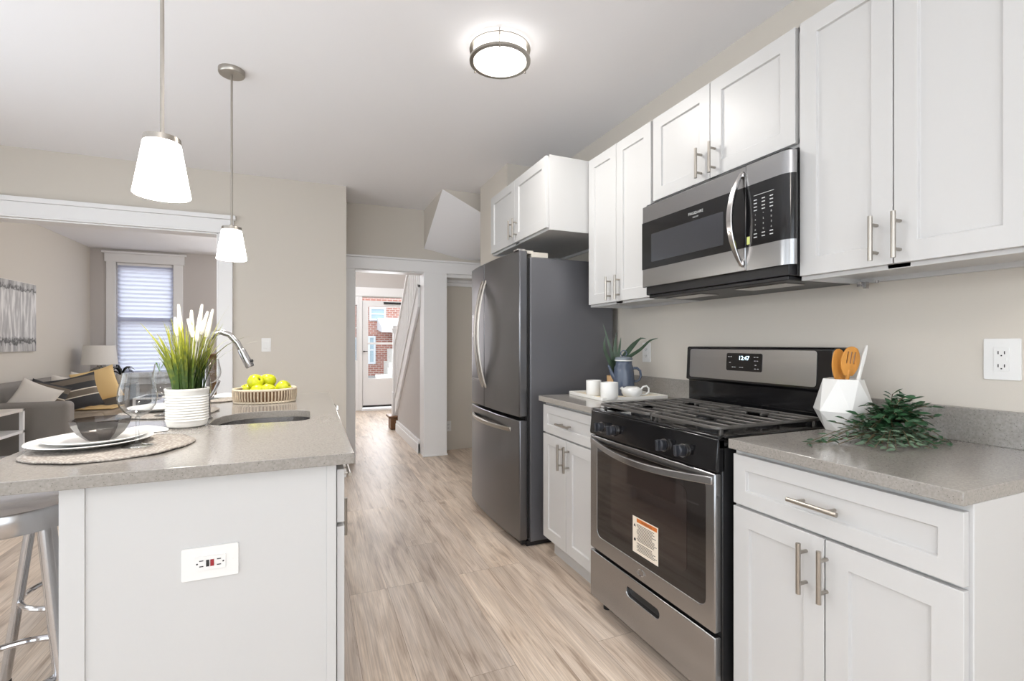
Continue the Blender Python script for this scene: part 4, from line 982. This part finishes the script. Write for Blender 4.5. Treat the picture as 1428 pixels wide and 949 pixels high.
# ------------------------------------------------------------------ right-hand counter dressing
def tray():
    r = thing('serving_tray', 'white rectangular serving tray on the counter beside the refrigerator', 'tray', (1.60, 2.285, .914))
    T = Matrix.Translation((1.605, 2.285, .914)) @ Matrix.Rotation(R(-4), 4, 'Z')
    mb = MB(); mb.xf = T; mb.box((-.20,-.19,.0),(.20,.19,.008)); mb.build('base', M['wood_pale'], r, bevel=.002)
    mb = MB(); mb.xf = T; mb.prism(rrect(-.205,.205,-.195,.195,.01,3), .0, .017, [rrect(-.193,.193,-.183,.183,.006,3)]); mb.build('rim', M['ceramic_matte'], r, bevel=.002)
tray()
def cup(label, x, y, r_, h_):
    o = MB().lathe([(0,0),(r_*.9,0),(r_*.97,.004),(r_,.012),(r_,h_-.002),(r_*.98,h_),(r_*.93,h_),(r_*.92,h_-.004),(r_*.90,.01),(0,.008)], (x, y, .9222), 32).build('cup', M['ceramic'], smooth=45)
    tag(o, label, 'cup', 'white cups on the tray')
cup('white cup on the tray, farther left one beside the refrigerator', 1.465, 2.302, .042, .084)
cup('white cup on the tray, nearer one in front of the kettle', 1.452, 2.131, .046, .086)
kt = thing('kettle', 'blue-grey enamel coffee pot with ring lid on the tray', 'kettle', (1.612, 2.21, .9222))
kx, ky, kz = 1.635, 2.258, .9222
MB().lathe([(0,0),(.058,0),(.061,.004),(.059,.06),(.056,.13),(.053,.155),(.046,.170),(.045,.186),(.047,.192),(.043,.192),(.041,.186),(0,.18)], (kx, ky, kz), 40).build('body', M['blue'], kt, smooth=40)
MB().lathe([(.047,.190),(.0495,.192),(.0495,.196),(.047,.197)], (kx, ky, kz), 40).build('rim_band', M['ceramic'], kt)
ld = MB().lathe([(0,.197),(.047,.197),(.049,.202),(.046,.210),(.030,.215),(0,.217)], (kx, ky, kz), 36).build('lid', mat('grey_blue_enamel', srgb(116,124,132), .2), kt, smooth=45)
mb = MB(); mb.tube([(kx + .017*math.cos(R(a))*.9215, ky - .017*math.cos(R(a))*.3884, kz+.232 + .017*math.sin(R(a))) for a in range(0,360,20)], .0032, 8, close=True); mb.build('ring', M['blue'], ld)
hd = Vector((.9215,-.3884,0)); hb = Vector((kx, ky, kz))
mb = MB(); mb.tube([hb + hd*q + Vector((0,0,z)) for q, z in ((.052,.150),(.075,.150),(.092,.135),(.096,.108),(.088,.085),(.070,.075),(.056,.078))], [.0075,.0075,.007,.007,.007,.007,.0075], 10); mb.build('handle', M['blue'], kt, smooth=60)
sd_ = -hd
mb = MB(); mb.tube([hb + sd_*q + Vector((0,0,z)) for q, z in ((.050,.095),(.070,.125),(.082,.158),(.088,.166))], [.016,.011,.008,.0075], 12); mb.build('spout', M['blue'], kt, smooth=60)
cr = thing('creamer', 'small white creamer jug lying low on the tray in front of the kettle', 'jug', (1.603, 2.104, .9222))
qx, qy = 1.604, 2.142
T = Matrix.Translation((qx, qy, .9222))
MB().lathe([(0,0),(.032,0),(.046,.008),(.056,.026),(.054,.040),(.040,.052),(.030,.057),(.027,.056),(.036,.049),(.05,.038),(.05,.026),(.04,.012),(0,.008)], (qx, qy, .9222), 32).build('body', M['ceramic'], cr, smooth=60)
hb2 = Vector((qx, qy, .9222)); mb = MB(); mb.tube([hb2 + hd*q + Vector((0,0,z)) for q, z in ((.046,.040),(.060,.056),(.078,.060),(.090,.048),(.090,.030),(.078,.016),(.060,.012),(.046,.014))], .005, 10); mb.build('handle', M['ceramic'], cr, smooth=60)
mb = MB(); mb.tube([hb2 - hd*.044 + Vector((0,0,.036)), hb2 - hd*.058 + Vector((0,0,.052))], [.012,.008], 10); mb.build('spout', M['ceramic'], cr, smooth=60)
# aloe
al = thing('potted_aloe', 'aloe plant in a tan pot behind the white cups', 'potted plant', (1.665, 2.388, .9222))
ax_, ay_ = 1.665, 2.388
MB().lathe([(0,0),(.038,0),(.042,.006),(.047,.10),(.043,.10),(.041,.09),(0,.088)], (ax_, ay_, .9222), 28).build('pot', M['pot_tan'], al)
MB().lathe([(0,.089),(.0415,.089)], (ax_, ay_, .9222), 20).build('soil', M['soil'], al)
ab = Vector((ax_, ay_, 1.012))
for k, (pts, wd) in enumerate((
    ([(856,505,2.80),(851,485,2.79),(841,451,2.78)], .020),
    ([(852,508,2.78),(844,490,2.76),(843,476,2.75),(846,466,2.75)], .017),
    ([(858,500,2.82),(858,480,2.83),(860,463,2.84)], .022),
    ([(862,500,2.82),(864,485,2.83),(866,470,2.84)], .018),
    ([(868,500,2.83),(880,482,2.80),(894,470,2.77)], .020),
    ([(870,500,2.81),(885,480,2.78),(893,472,2.76),(901,472,2.75)], .017),
    ([(872,502,2.80),(893,487,2.75),(906,475,2.72),(918,471,2.70)], .017),
    ([(854,508,2.80),(848,498,2.78),(845,488,2.77)], .016))):
    ctrl = [ab + (pix(*pts[0])-ab)*.05] + [pix(*q) for q in pts]
    # smooth the chain
    out = []
    for i in range(len(ctrl)-1):
        p0 = ctrl[max(0, i-1)]; p1 = ctrl[i]; p2 = ctrl[i+1]; p3 = ctrl[min(len(ctrl)-1, i+2)]
        for j in range(5):
            t = j/5; out.append(.5*((2*p1) + (p2-p0)*t + (2*p0-5*p1+4*p2-p3)*t*t + (3*p1-p0-3*p2+p3)*t**3))
    out.append(ctrl[-1]); n = len(out); mb = MB(); vs_ = []; fs = []
    for i, p in enumerate(out):
        p = Vector(p); p.x = min(p.x, XW-.012)
        wv = wd*1.3*(1-(i/(n-1))**2)*.5 + .0004; d = (out[min(i+1,n-1)]-out[max(i-1,0)]).normalized()
        sd2 = d.cross(camf).normalized(); nr = sd2.cross(d)
        vs_ += [p + sd2*wv, p + nr*wv*.45, p - sd2*wv, p - nr*wv*.15]
    for i in range(n-1):
        for j in range(4): fs.append((i*4+j, i*4+(j+1) % 4, (i+1)*4+(j+1) % 4, (i+1)*4+j))
    fs += [(3,2,1,0), tuple((n-1)*4+j for j in range(4))]
    mb.add(vs_, fs); mb.build('leaf', M['aloe'], al, smooth=60)
# utensil holder with three tools
ux, uy = 1.682, 1.078
uh = MB(); n = 6
def hexr(r_, z, ph): return [(ux + r_*math.cos(2*math.pi*j/n+ph), uy + r_*math.sin(2*math.pi*j/n+ph), .914+z) for j in range(n)]
l0 = hexr(.052, 0, .3); l1 = hexr(.092, .070, .3 + math.pi/n); l2 = hexr(.060, .178, .3); l3 = hexr(.054, .178, .3); l4 = hexr(.078, .072, .3 + math.pi/n); l5 = hexr(.045, .008, .3)
vs_ = l0+l1+l2+l3+l4+l5; fs = [tuple(range(n-1,-1,-1))]
for (a, b, sh) in ((0,1,0),(1,2,1),(3,4,0),(4,5,1)):
    for j in range(n):
        if sh == 0: fs += [(a*n+j, a*n+(j+1) % n, b*n+j), (a*n+(j+1) % n, b*n+(j+1) % n, b*n+j)]
        else: fs += [(a*n+j, a*n+(j+1) % n, b*n+(j+1) % n), (a*n+j, b*n+(j+1) % n, b*n+j)]
for j in range(n): fs.append((2*n+j, 2*n+(j+1) % n, 3*n+(j+1) % n, 3*n+j))
fs.append(tuple(5*n+j for j in range(n)))
uh.add(vs_, fs); tag(uh.build('utensil_holder', M['ceramic'], bevel=.0035, seg=3, smooth=25), 'white faceted ceramic utensil holder beside the range', 'utensil holder')
def utensil(name, label, col, foot, head, wd, slots=False, hl=.085, th=.006):
    r = thing(name, label, 'utensil', foot, 'utensils in the white holder')
    f, h_ = Vector(foot), Vector(head); d = (h_-f).normalized(); side = d.cross(camf).normalized(); nr = side.cross(d).normalized()
    side2 = side
    def P_(a, b, dd): return f + side2*a + d*b + nr*dd
    Ln = (h_-f).length; hb0 = Ln-hl
    MB().tube([P_(0, 0, 0), P_(0, hb0+.02, 0)], [.005,.0055], 10).build('shaft', col, r)
    pts = []
    n_ = 18
    for i in range(n_+1):
        t = i/n_; y = hb0 + hl*t; q = wd*.5*(math.sin(math.pi*(.10+.80*t))**.7 if t < .92 else math.sin(math.pi*(.10+.80*t))**.7*math.sqrt(max(0, 1-((t-.92)/.085)**2)))
        pts.append((max(q, .002), y))
    out = [(a, b) for a, b in pts] + [(-a, b) for a, b in reversed(pts)]
    holes = [rect(c-.0022, c+.0022, hb0+hl*.42, hb0+hl*.82) for c in (-.012, 0, .012)] if slots else []
    MB().prism(out, -th/2, th/2, holes, P_).build('blade', col, r, bevel=.0015)
    return r
utensil('wooden_spatula', 'tan wooden utensil at the left of the white holder', M['wood'], (1.708, 1.098, .945), tuple(pix(1169,486,1.672)), .050, False, .12)
utensil('slotted_spatula', 'wooden slotted turner in the middle of the white holder', M['wood'], (1.684, 1.088, .945), tuple(pix(1189,483,1.635)), .063, True, .10)
utensil('white_spatula', 'slim white utensil leaning right in the white holder', M['ceramic_matte'], (1.655, 1.048, .945), tuple(pix(1209,481,1.60)), .012, False, .10)
# trailing greenery
gr = thing('eucalyptus_garland', 'trailing green leafy garland lying beside the white utensil holder', 'greenery', (1.58, .93, .914))
rnd = random.Random(5); mbl = MB(); mbg = MB(); mst = MB()
def leaf(mb, p, d, ln, wd, nrm):
    d = d.normalized(); s_ = d.cross(nrm)
    if s_.length < 1e-3: s_ = d.cross(Vector((1,0,0)))
    s_.normalize(); nr = s_.cross(d).normalized()
    zmin = .9165
    pts = [p, p+d*ln*.35+s_*wd*.5+nr*ln*.05, p+d*ln*.72+s_*wd*.36+nr*ln*.02, p+d*ln-nr*ln*.08, p+d*ln*.72-s_*wd*.36+nr*ln*.02, p+d*ln*.35-s_*wd*.5+nr*ln*.05, p+d*ln*.5-nr*ln*.04]
    for q in pts:
        q.z = max(q.z, zmin); q.x = min(q.x, XW-.03)
    mb.add(pts, [(0,1,6),(1,2,6),(2,3,6),(3,4,6),(4,5,6),(5,0,6)])
def sprig(pts, leaves, ln, wd, mb):
    pts = [Vector(p) for p in pts]; out = []
    for i in range(len(pts)-1):
        p0 = pts[max(0, i-1)]; p1 = pts[i]; p2 = pts[i+1]; p3 = pts[min(len(pts)-1, i+2)]
        for j in range(6):
            t = j/6; out.append(.5*((2*p1) + (p2-p0)*t + (2*p0-5*p1+4*p2-p3)*t*t + (3*p1-p0-3*p2+p3)*t**3))
    out.append(pts[-1]); mst.tube(out, .0011, 5)
    for k in range(leaves):
        t = (k+.5)/leaves*(len(out)-1); i = min(int(t), len(out)-2); p = out[i].lerp(out[i+1], t-i); d = (out[i+1]-out[i]).normalized()
        sd2 = d.cross(Vector((0,0,1))); sd2 = sd2.normalized() if sd2.length > .01 else Vector((1,0,0))
        dd = d*.6 + sd2*(1 if k % 2 else -1)*rnd.uniform(.5,1.1) + Vector((0,0,rnd.uniform(-.25,.5)))
        leaf(mb, p, dd, ln*rnd.uniform(.7,1.2), wd*rnd.uniform(.7,1.2), Vector((rnd.uniform(-.5,.3), rnd.uniform(-.7,.1), 1)))
root_ = Vector((1.685,.935,.955))
for i in range(64):      # dense mound
    a = rnd.uniform(0, 6.283); e = rnd.uniform(.05, 1.0); r_ = rnd.uniform(.05,.125)
    end = root_ + Vector((math.cos(a)*r_*(1.15-.5*e) - .01, math.sin(a)*r_*(1.15-.5*e), r_*e*1.05-.01))
    end.x = min(end.x, XW-.04); mid = root_.lerp(end, .55) + Vector((0,0,.02))
    if Vector((end.x-ux, end.y-uy)).length < .118: continue
    sprig([root_, mid, end], 9, .034, .018, mbl)
for i in range(34):      # flat fronds trailing to the front and left
    a = R(rnd.uniform(150, 292)); r_ = rnd.uniform(.10, .25); st_ = root_ + Vector((math.cos(a)*.03, math.sin(a)*.03, -.01))
    end = Vector((root_.x + math.cos(a)*r_*1.25, root_.y + math.sin(a)*r_*.72, .922)); end.y = max(end.y, .76); end.x = max(end.x, 1.30)
    dq = Vector((end.x-ux, end.y-uy))
    if dq.length < .105: continue
    mid = st_.lerp(end, .5); mid.z = .93 + rnd.uniform(0,.03); dq = Vector((mid.x-ux, mid.y-uy))
    if dq.length < .095: continue
    sprig([st_, mid, end], 10, .026, .0125, mbg if rnd.random() < .6 else mbl)
for (px, py, F) in ((1125,621,1.40),(1163,588,1.47),(1173,582,1.46),(1190,590,1.45),(1204,585,1.48),(1310,628,1.42),(1296,620,1.48)):
    end = pix(px, py, F); end.z = max(end.z, .92); mid = root_.lerp(end, .6); mid.z = max(.925, mid.z-.01)
    dq = Vector((mid.x-ux, mid.y-uy))
    if dq.length < .1: mid += Vector((dq.x, dq.y, 0)).normalized()*(.11-dq.length)
    sprig([root_, mid, end], 11, .028, .013, mbl)
mst.build('stems', M['stem'], gr); mbl.build('dark_leaves', M['leaf_dark'], gr, smooth=0); mbg.build('grey_leaves', M['leaf_grey'], gr, smooth=0)

# ------------------------------------------------------------------ hall stair
sc = thing('staircase', 'white balustered hall staircase with brown bottom step', 'staircase', (1.4, 6.4, 0))
def stz(y, z0=.30): return z0 + (6.72-y)*(1.33/1.45)
mb = MB().prism([(6.80, stz(6.80)),(5.29, stz(5.29)),(5.29, stz(5.29)+.245),(6.80, stz(6.80)+.245)], 1.105, 1.175, (), PX); mb.prism([(6.80, stz(6.80)+.215),(5.29, stz(5.29)+.215),(5.29, stz(5.29)+.25),(6.80, stz(6.80)+.25)], 1.092, 1.185, (), PX)
mb.build('stringer', M['trim'], sc, bevel=.003)
mb = MB().prism([(6.98, stz(6.98)+1.08),(5.29, stz(5.29)+1.08),(5.29, stz(5.29)+1.14),(6.98, stz(6.98)+1.14)], 1.115, 1.175, (), PX); mb.build('handrail', M['trim'], sc, bevel=.006)
y = 6.86
while y > 5.32:
    B(((1.13, y-.014, stz(y)+.22), (1.158, y+.014, stz(y)+1.09))).build('baluster', M['trim'], sc); y -= .105
mb = MB(); c = (1.145, 6.98)
for (h0, h1, hw) in ((.19, .52, .052), (.52, 1.36, .042), (1.36, 1.40, .05), (1.40, 1.43, .06), (1.43, 1.46, .048)): mb.box((c[0]-hw, c[1]-hw, h0), (c[0]+hw, c[1]+hw, h1))
mb.build('newel_post', M['trim'], sc, bevel=.004)
nt_ = 7
for k in range(nt_):
    yy = 7.10 - k*.205 if k else 7.12
    x0 = 1.03 if k == 0 else 1.176
    zt_ = .19*(k+1)
    mb = MB(); mb.box((x0, yy-.25, zt_-.03), (XW-.002, yy+.02, zt_)); 
    if k == 0: mb.box((x0+.03, yy-.24, 0), (XW-.002, yy-.01, zt_-.03))
    mb.build('tread', M['stair_wood'], sc, bevel=.008)
    if k: B(((1.176, yy-.04, zt_-.19), (XW-.002, yy-.02, zt_-.03))).build('riser', M['trim'], sc)

# ------------------------------------------------------------------ living room
def cushion(name, label, cat, m, c, w_, h_, t_, rx, ry, rz, group, uv=False):
    n = 16; mb = MB(); vs_ = []; fs = []; uvs = []
    mb.xf = Matrix.Translation(c) @ Matrix.Rotation(rz, 4, 'Z') @ Matrix.Rotation(rx, 4, 'X') @ Matrix.Rotation(ry, 4, 'Y')
    for sgn in (1, -1):
        for i in range(n+1):
            for j in range(n+1):
                u = i/n*2-1; v = j/n*2-1; e = max(0, (1-u*u))**.55*max(0, (1-v*v))**.55
                pin = 1 - .10*(1-abs(v)**2)*abs(u)**3; pin2 = 1 - .10*(1-abs(u)**2)*abs(v)**3
                vs_.append((u*w_/2*pin, sgn*t_/2*e, v*h_/2*pin2))
    m_ = (n+1)*(n+1)
    for s2 in (0, m_):
        for i in range(n):
            for j in range(n): fs.append((s2+i*(n+1)+j, s2+(i+1)*(n+1)+j, s2+(i+1)*(n+1)+j+1, s2+i*(n+1)+j+1))
    mb.add(vs_, fs); inv = mb.xf.inverted()
    o = mb.build(name, m, smooth=60)
    if uv:
        l = o.data.uv_layers.new(name='UVMap')
        for lp in o.data.loops:
            q = inv @ o.data.vertices[lp.vertex_index].co; l.data[lp.index].uv = (q.x/w_+.5, q.z/h_+.5)
    return tag(o, label, cat, group)
so = thing('sofa', 'grey upholstered sofa along the left living room wall', 'sofa', (-2.6, 7.1, 0))
SY0, SY1 = 6.18, 8.02; SX0, SX1 = -2.96, -2.22
B(((SX0+.02, SY0+.12, .10), (SX1-.03, SY1-.12, .30))).build('base', M['sofa'], so, bevel=.02, seg=3)
B(((SX0, SY0, .08), (SX1, SY0+.17, .625))).build('arm', M['sofa'], so, bevel=.045, seg=4)
B(((SX0, SY1-.17, .08), (SX1, SY1, .625))).build('arm', M['sofa'], so, bevel=.045, seg=4)
B(((SX0, SY0+.15, .30), (SX0+.11, SY1-.15, .80))).build('backrest', M['sofa'], so, bevel=.05, seg=4)
for k in range(2):
    ya = SY0+.175 + k*.745
    B(((SX0+.10, ya, .285), (SX1+.01, ya+.74, .402))).build('seat_cushion', M['seat_tan'], so, bevel=.04, seg=4)
mb = MB()
for x in (SX0+.08, SX1-.08):
    for yy in (SY0+.08, SY1-.08): MB().tube([(x, yy, 0), (x, yy, .10)], [.018,.024], 12).build('leg', M['stair_wood'], so)
PGp = 'cushions on the sofa'
cushion('cushion', 'white cushion leaning over the near sofa arm', 'cushion', M['pillow_white'], (-2.62, 6.51, .632), .35, .35, .12, R(-14), R(27), R(14), PGp)
cushion('cushion', 'small striped cushion partly hidden behind the large striped one', 'cushion', M['stripes'], (-2.60, 6.72, .625), .34, .34, .10, R(-10), R(20), R(20), PGp, True)
cushion('cushion', 'large dark striped cushion in the middle of the sofa', 'cushion', M['stripes'], (-2.44, 6.94, .648), .45, .40, .12, R(-14), R(-13), R(22), PGp, True)
cushion('cushion', 'yellow cushion behind the large striped one at the far end', 'cushion', M['pillow_yellow'], (-2.42, 7.53, .69), .43, .42, .12, R(-12), R(-16), R(22), PGp)
cushion('cushion', 'white cushion against the sofa back, left of the lamp', 'cushion', M['pillow_white'], (-2.61, 7.74, .645), .37, .36, .11, R(-8), R(14), R(24), PGp)
cushion('cushion', 'pale cushion against the sofa back behind the striped cushions', 'cushion', M['pillow_white'], (-2.61, 7.27, .640), .37, .36, .11, R(-8), R(12), R(24), PGp)
mb = MB(); n = 12; vs_ = []; fs = []
for i in range(n+1):
    for j in range(n+1): vs_.append((-2.56 + .36*i/n, 7.32 + .40*j/n, .410 + .006*math.sin(i*1.3)*math.sin(j*.9) + .006))
for i in range(n):
    for j in range(n): fs.append((i*(n+1)+j, (i+1)*(n+1)+j, (i+1)*(n+1)+j+1, i*(n+1)+j+1))
mb.add(vs_, fs); tag(mb.build('throw_blanket', M['pillow_yellow'], solid=.008, smooth=60), 'pale yellow throw spread on the sofa seat', 'blanket')
# open console beside the near arm
cs = thing('console_shelf', 'white framed open shelf standing before the near sofa arm', 'shelf', (-2.7, 5.55, 0))
for x in (-2.93, -2.49):
    for yy in (5.02, 5.93): B(((x, yy, 0), (x+.03, yy+.03, .60))).build('post', M['trim'], cs, bevel=.002)
for z in (.575, .375, .14): B(((-2.93, 5.02, z), (-2.46, 5.96, z+.025))).build('shelf_board', M['cabgap'] if z > .5 else M['trim'], cs, bevel=.002)
B(((-2.94, 5.05, .16), (-2.925, 5.93, .575))).build('shade_panel', M['table_dark'], cs)  # dark sheet standing in for the shaded sofa arm behind the shelves
# lamp table, lamp, small dark plant
tb = thing('side_table', 'grey side table in the living room corner under the lamp', 'side table', (-2.62, 8.45, 0))
B(((-2.95, 8.15, .62), (-2.33, 8.75, .65))).build('tabletop', M['sofa'], tb, bevel=.004)
B(((-2.93, 8.17, .05), (-2.35, 8.73, .62))).build('box_base', M['table_dark'], tb, bevel=.004)
B(((-2.90, 8.20, 0), (-2.38, 8.70, .05))).build('plinth', M['black_soft'], tb)
lp = thing('table_lamp', 'table lamp with white drum shade and silvery glass base', 'lamp', (-2.715, 8.52, .65))
MB().lathe([(0,0),(.085,0),(.10,.02),(.125,.09),(.125,.15),(.09,.205),(.045,.225),(.03,.235),(.03,.25),(0,.25)], (-2.715, 8.52, .65), 32).build('base', M['mercury'], lp, smooth=50)
MB().tube([(-2.715, 8.52, .89), (-2.715, 8.52, 1.16)], .007, 8).build('stem', M['nickel'], lp)
MB().lathe([(.205,.265),(.178,.53),(.175,.53),(.202,.265)], (-2.715, 8.52, .65), 40).build('lamp_shade', M['lampshade'], lp, smooth=50)
dp_ = thing('potted_plant', 'small dark-leaved plant in a pale pot beside the lamp', 'potted plant', (-2.44, 8.42, .65))
MB().lathe([(0,0),(.06,0),(.075,.12),(.068,.12),(.06,.10),(0,.10)], (-2.44, 8.42, .65), 24).build('pot', M['ceramic_matte'], dp_)
rnd = random.Random(2); mb = MB()
for i in range(16):
    a = rnd.uniform(0, 6.283); ln = rnd.uniform(.10,.17); h_ = rnd.uniform(.05,.14); pts = []; ws = []
    for j in range(6):
        t = j/5; pts.append(Vector((-2.44 + math.cos(a)*ln*t, 8.42 + math.sin(a)*ln*t, .755 + h_*(math.sin(math.pi*t*.75))*1.1))); ws.append(.04*math.sin(math.pi*(.1+.88*t)))
    mb.ribbon(pts, ws, Vector((-math.sin(a), math.cos(a), .3)))
mb.build('foliage', M['black_leaf'], dp_)
# low table under the window and wicker basket
ct = thing('coffee_table', 'low dark table with white frame under the living room window', 'table', (-1.85, 8.0, 0))
fx0, fx1, fy0, fy1 = -2.18, -1.45, 7.95, 8.55
mb = B(((fx0, fy0, .45), (fx1, fy0+.03, .475)), ((fx0, fy1-.03, .45), (fx1, fy1, .475)), ((fx0, fy0+.03, .45), (fx0+.03, fy1-.03, .475)), ((fx1-.03, fy0+.03, .45), (fx1, fy1-.03, .475)), ((-1.97, fy0, .24), (-1.955, fy0+.03, .45)))
mb.build('frame', M['trim'], ct, bevel=.002)
for x in (fx0, fx1-.03):
    for yy in (fy0, fy1-.03): B(((x, yy, 0), (x+.03, yy+.03, .45))).build('leg', M['trim'], ct)
B(((fx0+.03, fy0+.02, .24), (fx1-.03, fy1-.03, .462))).build('box', M['table_dark'], ct)
B(((fx0+.0, fy0-.01, .165), (fx1, fy1, .235))).build('lower_shelf', M['beige_cloth'], ct, bevel=.02, seg=3)
wb = thing('wicker_basket', 'tall brown wicker basket right of the living room window', 'basket', (-1.24, 8.55, 0))
MB().lathe([(0,0),(.17,0),(.19,.03),(.21,.5),(.22,1.02),(.21,1.04),(.20,1.02),(.18,.06),(0,.05)], (-1.24, 8.55, 0), 36).build('woven_body', M['wicker_brown'], wb, smooth=40)
MB().tube([(-1.24+.215*math.cos(R(a)), 8.55+.215*math.sin(R(a)), 1.035) for a in range(0,360,12)], .016, 8, close=True).build('rim', M['wicker_brown'], wb)
sp_ = thing('sill_plant', 'tiny bright green sprig in a pot on the window sill', 'potted plant', (-2.13, YF-.02, .725))
MB().lathe([(0,0),(.02,0),(.026,.05),(.022,.05),(0,.045)], (-2.13, YF-.033, .725), 16).build('pot', M['ceramic'], sp_)
mb = MB()
for (dx, h_) in ((-.055,.14),(.05,.11),(.0,.13)):
    mb.ribbon([Vector((-2.13+dx*t, YF-.033, .77+h_*math.sin(1.5*t))) for t in (0,.25,.5,.75,1)], [.006,.03,.045,.035,.004], (.2,0,1))
mb.build('foliage', M['bright_leaf'], sp_)
# painting
pa = thing('wall_painting', 'grey and white abstract canvas on the left living room wall', 'painting', (XL+.02, 6.9, 1.5))
B(((XL, 6.30, 1.12), (XL+.035, 7.43, 1.895))).build('canvas', M['art'], pa, bevel=.002)
B(((XL+.0, 6.292, 1.112), (XL+.02, 7.438, 1.903))).build('stretcher_edge', M['cabgap'], pa)

# ------------------------------------------------------------------ outside, across the street
structure(B(((-30, YF+.16, -.55), (30, 60, -.35))).build('ground_street', M['street'], smooth=0), 'pale street outside the front door')
hs = thing('brick_house', 'red brick house across the street seen through the storm door', 'house', (3, 24, -.35))
FYH = 24.0
def ex(px, py): # facade point for a photo pixel
    u = (px-714)/672.5452; k = FYH/(.9215-u*.3884); return (k*(.3884+u*.9215), CAM_H + k*(478.283-py)/672.5452)
MB().prism(rect(-14, 14, -.35, 6.5), FYH, FYH+.3, (), PY).build('facade', M['brick'], hs, smooth=0)
def ewin(x0, y0, x1, y1):
    a0, b1 = ex(x0, y0); a1, b0 = ex(x1, y1)
    f = MB().prism(rect(a0, a1, b0, b1), FYH-.08, FYH, [rect(a0+.09, a1-.09, b0+.09, b1-.09)], PY); f.box((a0, FYH-.06, (b0+b1)/2-.03), (a1, FYH-.01, (b0+b1)/2+.03))
    o = f.build('window', M['ext_white'], hs); B(((a0+.05, FYH-.03, b0+.05), (a1-.05, FYH-.01, b1-.05))).build('pane', M['ext_glass'], o, smooth=0)
ewin(515, 428, 538, 447); ewin(513, 468, 523.5, 507); ewin(455, 428, 475, 447); ewin(490, 470, 499, 507)
a0, b1 = ex(526, 450); a1, b0 = ex(580, 463)
mb = MB().prism([(FYH, b1+.25), (FYH, b0+.1), (FYH-1.6, b0-.05), (FYH-1.6, b0+.16)], a0, a1+.6, (), PX); mb.build('porch_roof', M['ext_white'], hs)
px_, _ = ex(544, 470)
for x in (px_-.06, px_+1.3): B(((x, FYH-1.5, .35), (x+.14, FYH-1.36, b0))).build('porch_post', M['ext_white'], hs)
a, zt1 = ex(535, 503); a2, _ = ex(556, 503)
B(((a, FYH-1.7, -.35), (a2+.9, FYH, .35)), ((a-.1, FYH-2.0, -.35), (a2+.9, FYH-1.7, .1)), ((a+.15, FYH-1.6, .35), (a+.3, FYH-.1, .95))).build('porch_steps', M['concrete'], hs)
a, zt1 = ex(514, 521); a2, zb1 = ex(533, 527)
tag(B(((a, FYH-2.6, -.35), (a2, FYH-2.45, zt1+.12))).build('low_wall', M['concrete'], bevel=.02), 'low white wall before the brick house', 'wall')
B(((ex(548,470)[0], FYH-.05, .35), (ex(556,470)[0], FYH, 2.0))).build('front_door', M['ext_glass'], hs)
